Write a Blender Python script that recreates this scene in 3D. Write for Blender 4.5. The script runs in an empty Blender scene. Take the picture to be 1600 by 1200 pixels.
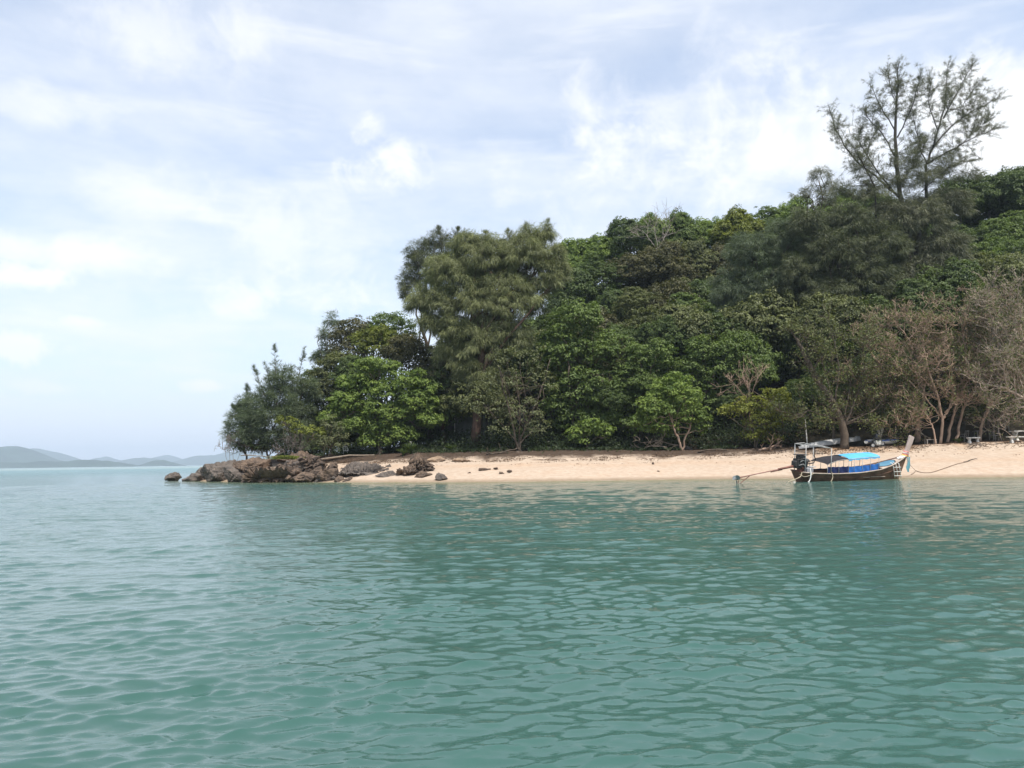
import bpy, bmesh, math, random
import numpy as np
from mathutils import Vector, Matrix, noise as mnoise

S = bpy.context.scene
COL = S.collection
R = math.radians
PI = math.pi

# ------------------------------------------------------------------ camera
FPX = 1200.0                       # focal length in pixels of the 1600 wide picture
CAM_H = 1.6
PITCH = math.atan(120.0 / FPX)
ROLL = R(0.8)
cp, sp = math.cos(PITCH), math.sin(PITCH)
_F = np.array([0, cp, sp]); _R0 = np.array([1.0, 0, 0]); _U0 = np.array([0, -sp, cp])
_R = _R0 * math.cos(ROLL) - _U0 * math.sin(ROLL)
_U = _U0 * math.cos(ROLL) + _R0 * math.sin(ROLL)
cam_d = bpy.data.cameras.new('camera')
cam = bpy.data.objects.new('camera', cam_d); COL.objects.link(cam)
cam_d.sensor_fit = 'HORIZONTAL'; cam_d.sensor_width = 36.0
cam_d.lens = 36.0 * FPX / 1600.0
cam_d.clip_start = 0.1; cam_d.clip_end = 30000
m3 = Matrix(((_R[0], _U[0], -_F[0]), (_R[1], _U[1], -_F[1]), (_R[2], _U[2], -_F[2])))
cam.matrix_world = Matrix.Translation((0, 0, CAM_H)) @ m3.to_4x4()
S.camera = cam

def at(px, py, Y):
    """world point on the sight line of a photo pixel at world distance Y"""
    d = _F + _R * ((px - 800) / FPX) + _U * ((600 - py) / FPX)
    t = Y / d[1]
    return np.array([0, 0, CAM_H]) + d * t

# ------------------------------------------------------------------ light
SUN_DIR = Vector((0.26, -0.38, 0.89)).normalized()      # towards the sun
sun_d = bpy.data.lights.new('sun', 'SUN'); sun = bpy.data.objects.new('sun', sun_d); COL.objects.link(sun)
sun_d.energy = 5.0; sun_d.angle = R(0.6); sun_d.color = (1.0, 0.95, 0.87)
sun.rotation_euler = (-SUN_DIR).to_track_quat('-Z', 'Y').to_euler()
sun.location = (40, -40, 90)
S.view_settings.view_transform = 'Standard'; S.view_settings.look = 'None'
S.view_settings.exposure = 0.28; S.view_settings.gamma = 1.0
S.view_settings.use_curve_mapping = False
S.render.engine = 'CYCLES'
S.cycles.max_bounces = 6; S.cycles.diffuse_bounces = 3; S.cycles.glossy_bounces = 3
S.cycles.transmission_bounces = 3; S.cycles.volume_bounces = 0
S.cycles.use_denoising = True; S.cycles.denoiser = 'OPENIMAGEDENOISE'; S.cycles.denoising_prefilter = 'ACCURATE'; S.cycles.denoising_input_passes = 'RGB_ALBEDO_NORMAL'
S.cycles.caustics_reflective = False; S.cycles.caustics_refractive = False

# ---- node helper
class NT:
    def __init__(self, tree): self.t = tree; tree.nodes.clear()
    def n(self, typ, **kw):
        nd = self.t.nodes.new(typ)
        for k, v in kw.items():
            if k.startswith('i_'):
                nd.inputs[int(k[2:])].default_value = v
            else: setattr(nd, k, v)
        return nd
    def set(self, sock, v):
        if isinstance(v, (int, float)): sock.default_value = v
        elif isinstance(v, (tuple, list)):
            sock.default_value = tuple(v) if len(v) == len(sock.default_value) else tuple(v) + (1.0,)
        else: self.t.links.new(v, sock)
    def math(self, op, a, b=0.0, c=0.0, clamp=False):
        nd = self.t.nodes.new('ShaderNodeMath'); nd.operation = op; nd.use_clamp = clamp
        self.set(nd.inputs[0], a); self.set(nd.inputs[1], b); self.set(nd.inputs[2], c)
        return nd.outputs[0]
    def mix(self, f, a, b, blend='MIX'):
        nd = self.t.nodes.new('ShaderNodeMix'); nd.data_type = 'RGBA'; nd.blend_type = blend
        self.set(nd.inputs[0], f); self.set(nd.inputs[6], a); self.set(nd.inputs[7], b)
        return nd.outputs[2]
    def noise(self, vec, scale, detail=4, rough=0.55, dist=0.0, out=0):
        nd = self.t.nodes.new('ShaderNodeTexNoise')
        if vec is not None: self.set(nd.inputs['Vector'], vec)
        nd.inputs['Scale'].default_value = scale; nd.inputs['Detail'].default_value = detail
        nd.inputs['Roughness'].default_value = rough; nd.inputs['Distortion'].default_value = dist
        return nd.outputs[out]
    def ramp(self, v, lo, hi, smooth=True):
        nd = self.t.nodes.new('ShaderNodeMapRange'); nd.interpolation_type = 'SMOOTHSTEP' if smooth else 'LINEAR'
        self.set(nd.inputs[0], v); nd.inputs[1].default_value = lo; nd.inputs[2].default_value = hi
        return nd.outputs[0]
    def comb(self, x, y, z):
        nd = self.t.nodes.new('ShaderNodeCombineXYZ')
        self.set(nd.inputs[0], x); self.set(nd.inputs[1], y); self.set(nd.inputs[2], z)
        return nd.outputs[0]
    def sep(self, v):
        nd = self.t.nodes.new('ShaderNodeSeparateXYZ'); self.set(nd.inputs[0], v); return nd.outputs

# ---- sky
world = bpy.data.worlds.new('World'); S.world = world; world.use_nodes = True
w = NT(world.node_tree)
SKY_S = 0.15
sky = w.n('ShaderNodeTexSky'); sky.sky_type = 'NISHITA'; sky.sun_disc = False
sky.sun_elevation = math.asin(SUN_DIR.z); sky.sun_rotation = math.atan2(SUN_DIR.x, SUN_DIR.y)
sky.air_density = 1.0; sky.dust_density = 1.5; sky.ozone_density = 1.0
tc = w.n('ShaderNodeTexCoord'); dirv = tc.outputs['Generated']
dx, dy, dz = w.sep(dirv)
zz = w.math('MAXIMUM', dz, 0.0)
inv = w.math('DIVIDE', 1.0, w.math('ADD', zz, 0.22))
plane = w.comb(w.math('MULTIPLY', dx, inv), w.math('MULTIPLY', dy, inv), 0.0)
az = w.math('ARCTAN2', dx, dy)
el = w.math('ARCSINE', w.math('MINIMUM', w.math('MAXIMUM', dz, -1.0), 1.0))
angc = w.comb(az, el, 0.0)
streak = w.comb(w.math('ADD', w.math('MULTIPLY', az, 2.2), w.math('MULTIPLY', el, 2.0)), w.math('MULTIPLY', el, 12.0), 0.0)
n_big = w.noise(plane, 1.5, 7, 0.6, 0.15)
n_str = w.noise(streak, 1.3, 5, 0.5, 0.2)
veil = w.math('ADD', w.math('MULTIPLY', n_big, 0.72), w.math('MULTIPLY', n_str, 0.28))
veil = w.ramp(veil, 0.30, 0.68)
skyc = w.mix(1.0, sky.outputs[0], (1.10, 1.22, 1.27, 1), 'MULTIPLY')
base = w.mix(w.math('ADD', w.math('MULTIPLY', veil, 0.48), 0.35), skyc, (5.75, 5.95, 6.35, 1))
# bright thin cloud in streaks
fil = w.ramp(w.noise(streak, 1.9, 6, 0.55, 0.25), 0.48, 0.78)
base = w.mix(w.math('MULTIPLY', fil, 0.5), base, (6.25, 6.3, 6.4, 1))
# single clouds that stand in this sky: azimuth, elevation, half widths, amount
def px_ang(px, py):
    d = _F + _R * ((px - 800) / FPX) + _U * ((600 - py) / FPX); d = d / np.linalg.norm(d)
    return math.atan2(d[0], d[1]), math.asin(d[2])
nd_f = w.noise(angc, 16.0, 7, 0.62, 0.5); nd_g = w.noise(angc, 7.0, 6, 0.6, 0.6, out=0)
for (px, py, rx, ry, amt, edge) in [
        (610, 250, 75, 46, 1.0, .42), (775, 246, 42, 22, .3, .8), (325, 604, 34, 12, 1.0, .40), (25, 545, 55, 22, .9, .4),
        (215, 296, 95, 32, .55, .8), (225, 45, 95, 48, .55, .8), (100, 398, 170, 26, .8, .7), (40, 434, 70, 14, .95, .5),
        (430, 458, 120, 32, .8, .7), (430, 375, 110, 55, .6, .8), (60, 165, 80, 22, .5, .8), (128, 502, 26, 8, .7, .5),
        (1230, 235, 300, 75, .95, .9), (1560, 215, 120, 80, .95, .9), (1050, 170, 150, 60, .7, .8), (80, 606, 50, 11, .6, .5), (385, 55, 55, 40, .55, .7)]:
    a0, e0 = px_ang(px, py)
    u = w.math('MULTIPLY', w.math('SUBTRACT', az, a0), FPX / rx)
    v = w.math('MULTIPLY', w.math('SUBTRACT', el, e0), FPX / ry)
    r = w.math('SQRT', w.math('ADD', w.math('MULTIPLY', u, u), w.math('MULTIPLY', v, v)))
    wob = w.math('ADD', w.math('MULTIPLY', w.math('SUBTRACT', nd_f, 0.5), 2.6), w.math('MULTIPLY', w.math('SUBTRACT', nd_g, 0.5), 3.2))
    r = w.math('ADD', r, wob)
    nd = w.n('ShaderNodeMapRange'); nd.interpolation_type = 'SMOOTHSTEP'
    w.set(nd.inputs[0], r); nd.inputs[1].default_value = 1.0 + edge * .6; nd.inputs[2].default_value = .7 - edge
    base = w.mix(w.math('MULTIPLY', nd.outputs[0], amt * .8), base, (6.5, 6.5, 6.55, 1))
# milky air near the horizon
hz = w.ramp(dz, 0.20, 0.0)
base = w.mix(w.math('MULTIPLY', hz, 0.7), base, (4.9, 5.3, 6.3, 1))
bg = w.n('ShaderNodeBackground'); w.set(bg.inputs[0], base); bg.inputs[1].default_value = SKY_S
wo = w.n('ShaderNodeOutputWorld'); w.t.links.new(bg.outputs[0], wo.inputs[0])

# ------------------------------------------------------------------ mesh helpers
class MB:
    """collects quads and triangles (numpy) for one mesh object"""
    def __init__(self): self.V = []; self.Q = []; self.T = []; self.C = []; self.n = 0
    def add(self, V, Q=None, T=None, tint=0.5):
        V = np.asarray(V, float).reshape(-1, 3)
        if Q is not None and len(Q): self.Q.append(np.asarray(Q, int).reshape(-1, 4) + self.n)
        if T is not None and len(T): self.T.append(np.asarray(T, int).reshape(-1, 3) + self.n)
        c = np.full(len(V), tint, float) if np.isscalar(tint) else np.asarray(tint, float)
        self.V.append(V); self.C.append(c); self.n += len(V)
    def tube(self, P, rad, sides=6, cap=True, tint=0.5):
        P = np.asarray(P, float); k = len(P)
        rad = np.full(k, rad, float) if np.isscalar(rad) else np.asarray(rad, float)
        T = np.gradient(P, axis=0); T /= np.maximum(np.linalg.norm(T, axis=1, keepdims=True), 1e-9)
        ref = np.array([0, 0, 1.0]) if abs(T[0][2]) < .9 else np.array([1.0, 0, 0])
        a = np.cross(T, ref); bad = np.linalg.norm(a, axis=1) < 1e-3
        a[bad] = np.cross(T[bad], np.array([0.3, 1.0, 0.1])); a /= np.linalg.norm(a, axis=1, keepdims=True)
        b = np.cross(T, a)
        ang = np.linspace(0, 2 * PI, sides, endpoint=False)
        V = P[:, None, :] + rad[:, None, None] * (a[:, None, :] * np.cos(ang)[None, :, None] + b[:, None, :] * np.sin(ang)[None, :, None])
        i = np.arange(k - 1)[:, None] * sides; j = np.arange(sides)[None, :]; j2 = (j + 1) % sides
        Q = np.stack([i + j, i + j2, i + sides + j2, i + sides + j], -1).reshape(-1, 4)
        Tr = []
        if cap:
            for s0, flip in ((0, True), ((k - 1) * sides, False)):
                for q in range(1, sides - 1):
                    Tr.append((s0, s0 + q + 1, s0 + q) if flip else (s0, s0 + q, s0 + q + 1))
        self.add(V.reshape(-1, 3), Q, Tr, tint)
    def box(self, c, s, rot=None, tint=0.5, bev=0.0):
        c = np.asarray(c, float); h = np.asarray(s, float) / 2
        if bev <= 0:
            V = np.array([[x, y, z] for x in (-1, 1) for y in (-1, 1) for z in (-1, 1)], float) * h
            Q = [(0, 1, 3, 2), (4, 6, 7, 5), (0, 4, 5, 1), (2, 3, 7, 6), (0, 2, 6, 4), (1, 5, 7, 3)]
            T = None
        else:
            bm = bmesh.new(); bmesh.ops.create_cube(bm, size=1.0)
            for v in bm.verts: v.co = Vector((v.co.x * s[0], v.co.y * s[1], v.co.z * s[2]))
            bmesh.ops.bevel(bm, geom=bm.edges[:], offset=bev, segments=2, affect='EDGES', profile=.5)
            bm.verts.index_update()
            V = np.array([v.co[:] for v in bm.verts]); Q = []; T = []
            for f in bm.faces:
                ix = [v.index for v in f.verts]
                if len(ix) == 4: Q.append(ix)
                else:
                    for q in range(1, len(ix) - 1): T.append((ix[0], ix[q], ix[q + 1]))
            bm.free()
        if rot is not None: V = V @ np.asarray(rot).T
        self.add(V + c, Q, T, tint)
    def grid(self, P, closed=False, tint=0.5):
        """P: (n, m, 3) points"""
        P = np.asarray(P, float); n, m = P.shape[:2]
        i = np.arange(n - 1)[:, None]; j = np.arange(m if closed else m - 1)[None, :]; j2 = (j + 1) % m
        Q = np.stack([i * m + j, i * m + j2, (i + 1) * m + j2, (i + 1) * m + j], -1).reshape(-1, 4)
        self.add(P.reshape(-1, 3), Q, None, tint)
    def build(self, name, mat, parent=None, origin=None, smooth=False):
        V = np.concatenate(self.V) if self.V else np.zeros((0, 3)); C = np.concatenate(self.C)
        if origin is not None: V = V - np.asarray(origin, float)
        Q = np.concatenate(self.Q) if self.Q else np.zeros((0, 4), int)
        T = np.concatenate(self.T) if self.T else np.zeros((0, 3), int)
        return link_mesh(name, make_mesh(name, V, Q, T, C, smooth), mat, parent, origin if parent is None else None)

def make_mesh(name, V, Q, T, C=None, smooth=False):
    me = bpy.data.meshes.new(name)
    me.vertices.add(len(V)); me.vertices.foreach_set('co', np.ascontiguousarray(V, np.float32).ravel())
    nl = len(Q) * 4 + len(T) * 3; nf = len(Q) + len(T)
    me.loops.add(nl); me.polygons.add(nf)
    me.loops.foreach_set('vertex_index', np.concatenate([np.asarray(Q, np.int32).ravel(), np.asarray(T, np.int32).ravel()]).astype(np.int32))
    st = np.concatenate([np.arange(len(Q)) * 4, len(Q) * 4 + np.arange(len(T)) * 3]).astype(np.int32)
    me.polygons.foreach_set('loop_start', st)
    me.polygons.foreach_set('use_smooth', np.full(nf, smooth, bool))
    if C is not None:
        C = np.asarray(C, np.float32)
        if C.ndim == 1:
            a = me.attributes.new('tint', 'FLOAT', 'POINT'); a.data.foreach_set('value', C)
        else:
            a = me.attributes.new('paint', 'FLOAT_COLOR', 'POINT')
            a.data.foreach_set('color', np.concatenate([C, np.ones((len(C), 1), np.float32)], 1).astype(np.float32).ravel())
    me.update(); me.validate()
    return me

def link_mesh(name, me, mat, parent=None, loc=None):
    o = bpy.data.objects.new(name, me); COL.objects.link(o)
    if mat is not None:
        if not me.materials: me.materials.append(mat)
        elif me.materials[0] is not mat:
            o.material_slots[0].link = 'OBJECT'; o.material_slots[0].material = mat
    if parent is not None: o.parent = parent
    elif loc is not None: o.location = loc
    return o

def tag(o, label=None, cat=None, group=None, kind=None):
    if label: o['label'] = label
    if cat: o['category'] = cat
    if group: o['group'] = group
    if kind: o['kind'] = kind
    return o

def thing(name, label, cat, loc, group=None):
    o = bpy.data.objects.new(name, None); COL.objects.link(o); o.location = tuple(loc); o.empty_display_size = .3
    return tag(o, label, cat, group)

# ------------------------------------------------------------------ materials
MATS = {}
def mat(name, color, rough=0.6, color2=None, nscale=3.0, spec=0.4, metal=0.0, bump=0.0, bscale=20.0, dirt=None):
    if name in MATS: return MATS[name]
    m = bpy.data.materials.new(name); m.use_nodes = True; t = NT(m.node_tree)
    p = t.n('ShaderNodeBsdfPrincipled'); o = t.n('ShaderNodeOutputMaterial'); t.t.links.new(p.outputs[0], o.inputs[0])
    tcn = t.n('ShaderNodeTexCoord').outputs['Object']
    c2 = color2 or tuple(c * .65 for c in color)
    f = t.ramp(t.noise(tcn, nscale, 6, .65), .35, .68)
    c = t.mix(f, color, c2)
    if dirt:
        c = t.mix(t.math('MULTIPLY', t.ramp(t.noise(tcn, nscale * 3.1, 5, .7), .52, .72), .7), c, dirt)
    t.set(p.inputs['Base Color'], c); p.inputs['Roughness'].default_value = rough
    p.inputs['Specular IOR Level'].default_value = spec; p.inputs['Metallic'].default_value = metal
    if bump > 0:
        b = t.n('ShaderNodeBump'); b.inputs['Strength'].default_value = 1.0; b.inputs['Distance'].default_value = bump
        t.set(b.inputs['Height'], t.noise(tcn, bscale, 6, .6)); t.t.links.new(b.outputs[0], p.inputs['Normal'])
    MATS[name] = m
    return m

def leaf_mat(name, dark, light, trans=0.3, rough=0.5, odd=None):
    m = bpy.data.materials.new(name); m.use_nodes = True; t = NT(m.node_tree)
    a = t.n('ShaderNodeAttribute'); a.attribute_name = 'tint'
    c = t.mix(a.outputs['Fac'], dark, light)
    if odd:
        oc = t.n('ShaderNodeTexCoord').outputs['Object']
        c = t.mix(t.math('MULTIPLY', t.ramp(t.noise(oc, .45, 3, .6), .55, .75), .7), c, odd)
    p = t.n('ShaderNodeBsdfPrincipled'); t.set(p.inputs['Base Color'], c)
    p.inputs['Roughness'].default_value = rough; p.inputs['Specular IOR Level'].default_value = .25
    tr = t.n('ShaderNodeBsdfTranslucent')
    t.set(tr.inputs[0], t.mix(1.0, c, (1.15, 1.25, .55, 1), 'MULTIPLY'))
    mx = t.n('ShaderNodeMixShader'); mx.inputs[0].default_value = trans
    t.t.links.new(p.outputs[0], mx.inputs[1]); t.t.links.new(tr.outputs[0], mx.inputs[2])
    o = t.n('ShaderNodeOutputMaterial'); t.t.links.new(mx.outputs[0], o.inputs[0])
    return m

L_BRIGHT = leaf_mat('leaf bright green', (.070, .116, .026), (.230, .300, .065))
L_LIME = leaf_mat('leaf yellow green', (.085, .105, .020), (.240, .265, .045))
L_MID = leaf_mat('leaf mid green', (.052, .086, .024), (.165, .220, .055))
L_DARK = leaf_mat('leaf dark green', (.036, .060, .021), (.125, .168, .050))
L_OLIVE = leaf_mat('leaf olive', (.060, .074, .030), (.185, .198, .076))
L_BROWN = leaf_mat('leaf brown green', (.046, .050, .024), (.140, .130, .058))
L_YELLOW = leaf_mat('leaf yellowing', (.105, .125, .024), (.270, .285, .050), odd=(.15, .11, .03, 1))
L_UNDER_SHADE = leaf_mat('shaded undergrowth leaves', (.018, .030, .011), (.055, .078, .026))  # gloom under the crowns is built into these dark tones
L_GREY = leaf_mat('leaf grey olive', (.075, .090, .042), (.220, .235, .115))
L_CAS = leaf_mat('needle olive', (.095, .108, .052), (.275, .290, .135), .25)
L_CASD = leaf_mat('needle dark', (.055, .066, .036), (.145, .158, .080), .2)
L_CASB = leaf_mat('needle blue green', (.060, .080, .050), (.155, .190, .105), .25)
L_CASS = leaf_mat('needle sparse', (.085, .090, .058), (.190, .195, .120), .2)
BARK = mat('bark', (.125, .098, .074), .85, (.060, .046, .036), 2.0, .2, bump=.02, bscale=9)
BARK_RED = mat('bark reddish', (.120, .074, .055), .85, (.060, .038, .030), 2.0, .2, bump=.02, bscale=9)
BARK_DARK = mat('bark dark', (.080, .068, .056), .85, (.040, .033, .028), 2.0, .2, bump=.02, bscale=9)
TWIG = mat('bare twigs', (.40, .285, .212), .85, (.265, .178, .130), 1.2, .2)
TWIG_PALE = mat('pale twigs', (.40, .325, .265), .85, (.27, .205, .16), 1.2, .2)

rng = np.random.default_rng(7)
random.seed(7)

# ------------------------------------------------------------------ terrain
CTRL_W = np.array([(-70, 420), (-52, 300), (-46, 165), (-41, 108), (-36, 84), (-32.7, 79), (-26.6, 73), (-19.7, 68), (-14.7, 65.3), (-9.4, 62.5),
                   (-2.5, 60), (4.9, 58.9), (14.8, 59.3), (21.5, 57.3), (27.7, 55.5), (35.5, 53.3), (43, 52), (70, 48), (110, 44), (200, 40)])
CTRL_B = np.array([(-60, .3), (-37, .8), (-26.7, 2.3), (-17.8, 2.5), (-6.2, 2.55), (5.9, 2.55), (15.7, 2.4), (25.9, 2.5), (33.5, 2.5), (42.7, 2.8), (60, 3.0), (200, 3.0)])
CTRL_H = np.array([(-60, 0), (-30, .02), (-20, .06), (-10, .13), (0, .32), (8, .75), (20, 1.0), (35, 1.1), (60, 1.2), (200, 1.2)])
def shore_y(x): return np.interp(x, CTRL_W[:, 0], CTRL_W[:, 1])
def fbm2(x, y, seed=0, octv=4, f=1.0):
    """cheap smooth pseudo noise from rotated sines"""
    r = np.random.default_rng(seed); out = 0; amp = 1; tot = 0
    for _ in range(octv):
        for _k in range(3):
            a = r.uniform(0, 2 * PI); ph = r.uniform(0, 2 * PI, 2); ff = f * r.uniform(.75, 1.3)
            u = x * math.cos(a) + y * math.sin(a); v = -x * math.sin(a) + y * math.cos(a)
            out = out + amp * np.sin(u * ff + ph[0] + 1.3 * np.sin(v * ff * .7 + ph[1])) / 3
        tot += amp; amp *= .55; f *= 2.05
    return out / tot
def ground_z(x, y):
    x = np.asarray(x, float); y = np.asarray(y, float)
    d = y - shore_y(x); zb = np.interp(x, CTRL_B[:, 0], CTRL_B[:, 1]); hs = np.interp(x, CTRL_H[:, 0], CTRL_H[:, 1])
    prof = np.interp(d, [-40, -12, -5, 0, 4, 9.5], [-5, -2.2, -.75, 0, .80, 1.62])
    up = np.interp(d, [9.5, 10.2, 12.8, 15.0], [0, .18, .9, 1.0])
    z = np.where(d < 9.5, prof * np.where(d > 0, np.clip(zb / 2.0, 0, 1), 1), 1.62 * np.clip(zb / 2.0, 0, 1) + (zb - 1.62 * np.clip(zb / 2.0, 0, 1)) * up)
    z = z + np.where(d > 0, np.clip(d / 6, 0, 1) * .05 * fbm2(x, y, 3, 3, 1.3), 0)
    bank = np.exp(-((d - 11.5) / 1.6) ** 2); z = z + bank * .16 * fbm2(x, y, 5, 4, 2.3)
    dh = np.clip(d - 14, 0, 60)
    z = z + hs * (.52 * dh * np.clip(dh / 10, 0, 1)) * (1 - .25 * dh / 60)
    z = z + np.clip((d - 15) / 10, 0, 1) * .5 * fbm2(x, y, 9, 3, .25)
    return z
def gz(x, y): return float(ground_z(x, y))
def hit(px, py):
    """where the sight line of a photo pixel meets the sea or the beach"""
    Ys = np.arange(30, 140, .05)
    d = _F + _R * ((px - 800) / FPX) + _U * ((600 - py) / FPX)
    tt = Ys / d[1]; X = d[0] * tt; Z = CAM_H + d[2] * tt
    k = np.argmax(Z <= np.maximum(ground_z(X, Ys), 0))
    return np.array([X[k], Ys[k], max(float(ground_z(X[k], Ys[k])), 0.0)])

def build_terrain():
    xs = np.concatenate([np.linspace(-75, -40, 36), np.linspace(-39.6, 48, 330), np.linspace(48.6, 190, 60)])
    ds = np.concatenate([np.linspace(-25, -2, 16), np.linspace(-1.6, 15, 90), np.linspace(15.6, 140, 70)])
    X, D = np.meshgrid(xs, ds, indexing='ij'); Y = shore_y(X) + D
    Z = ground_z(X, Y)
    n1 = fbm2(X, Y, 11, 4, .5); n2 = fbm2(X, Y, 12, 4, 1.6); n3 = fbm2(X, Y, 13, 3, 5.0)
    sand = np.array([.445, .358, .282]); wet = np.array([.27, .21, .15]); sand2 = np.array([.44, .32, .23]); litter = np.array([.070, .050, .037]); soil = np.array([.035, .030, .020])  # tree shade is mixed into the litter colour
    def lerp(a, b, f): return a + (b - a) * f[..., None]
    c = np.broadcast_to(sand, X.shape + (3,))
    c = lerp(c, np.broadcast_to(sand2, c.shape), np.clip(.5 * np.exp(-((D - 6.5 - n1) / 1.0) ** 2) + .28 * (n2 > .25), 0, 1))
    c = lerp(c, np.broadcast_to(wet, c.shape), np.clip(1.25 - (D + .25 * n2) / 1.0, 0, 1))
    # litter covered bank with crown shade put into its dark colour, wider in the middle of the bay than at the right
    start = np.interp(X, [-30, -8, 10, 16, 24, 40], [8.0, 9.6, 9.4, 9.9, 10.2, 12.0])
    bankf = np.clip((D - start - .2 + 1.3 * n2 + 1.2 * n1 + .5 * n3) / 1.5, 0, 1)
    sunny = np.clip((X - 22) / 6, 0, 1) * np.clip((14.2 - D) / 1.5, 0, 1)  # lighter colour where the bank lies clear of the crown shade
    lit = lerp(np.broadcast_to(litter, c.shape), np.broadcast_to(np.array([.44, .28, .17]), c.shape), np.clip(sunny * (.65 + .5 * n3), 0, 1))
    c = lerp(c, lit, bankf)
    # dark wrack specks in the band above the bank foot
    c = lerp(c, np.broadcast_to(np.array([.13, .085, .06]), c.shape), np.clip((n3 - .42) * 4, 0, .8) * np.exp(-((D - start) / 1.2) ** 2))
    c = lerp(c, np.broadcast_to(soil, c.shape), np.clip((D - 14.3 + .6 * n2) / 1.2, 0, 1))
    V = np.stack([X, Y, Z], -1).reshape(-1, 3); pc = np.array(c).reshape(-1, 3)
    n, m = X.shape
    i = np.arange(n - 1)[:, None]; j = np.arange(m - 1)[None, :]
    Q = np.stack([i * m + j, (i + 1) * m + j, (i + 1) * m + j + 1, i * m + j + 1], -1).reshape(-1, 4)
    ma = bpy.data.materials.new('beach and soil'); ma.use_nodes = True; t = NT(ma.node_tree)
    a = t.n('ShaderNodeAttribute'); a.attribute_name = 'paint'
    p = t.n('ShaderNodeBsdfPrincipled'); o = t.n('ShaderNodeOutputMaterial'); t.t.links.new(p.outputs[0], o.inputs[0])
    oc = t.n('ShaderNodeTexCoord').outputs['Object']
    f = t.noise(oc, 2.2, 8, .7); g = t.noise(oc, 14, 5, .7)
    c = t.mix(t.ramp(f, .3, .75), a.outputs['Color'], t.mix(1.0, a.outputs['Color'], (.80, .76, .72, 1), 'MULTIPLY'))
    c = t.mix(t.math('MULTIPLY', t.ramp(g, .62, .72), .55), c, t.mix(1.0, c, (.42, .38, .36, 1), 'MULTIPLY'))
    t.set(p.inputs['Base Color'], c); p.inputs['Roughness'].default_value = .95; p.inputs['Specular IOR Level'].default_value = .1
    b = t.n('ShaderNodeBump'); b.inputs['Distance'].default_value = .06; t.set(b.inputs['Height'], f); t.t.links.new(b.outputs[0], p.inputs['Normal'])
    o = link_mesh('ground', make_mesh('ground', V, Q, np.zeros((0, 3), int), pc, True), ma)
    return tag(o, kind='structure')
build_terrain()

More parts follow.
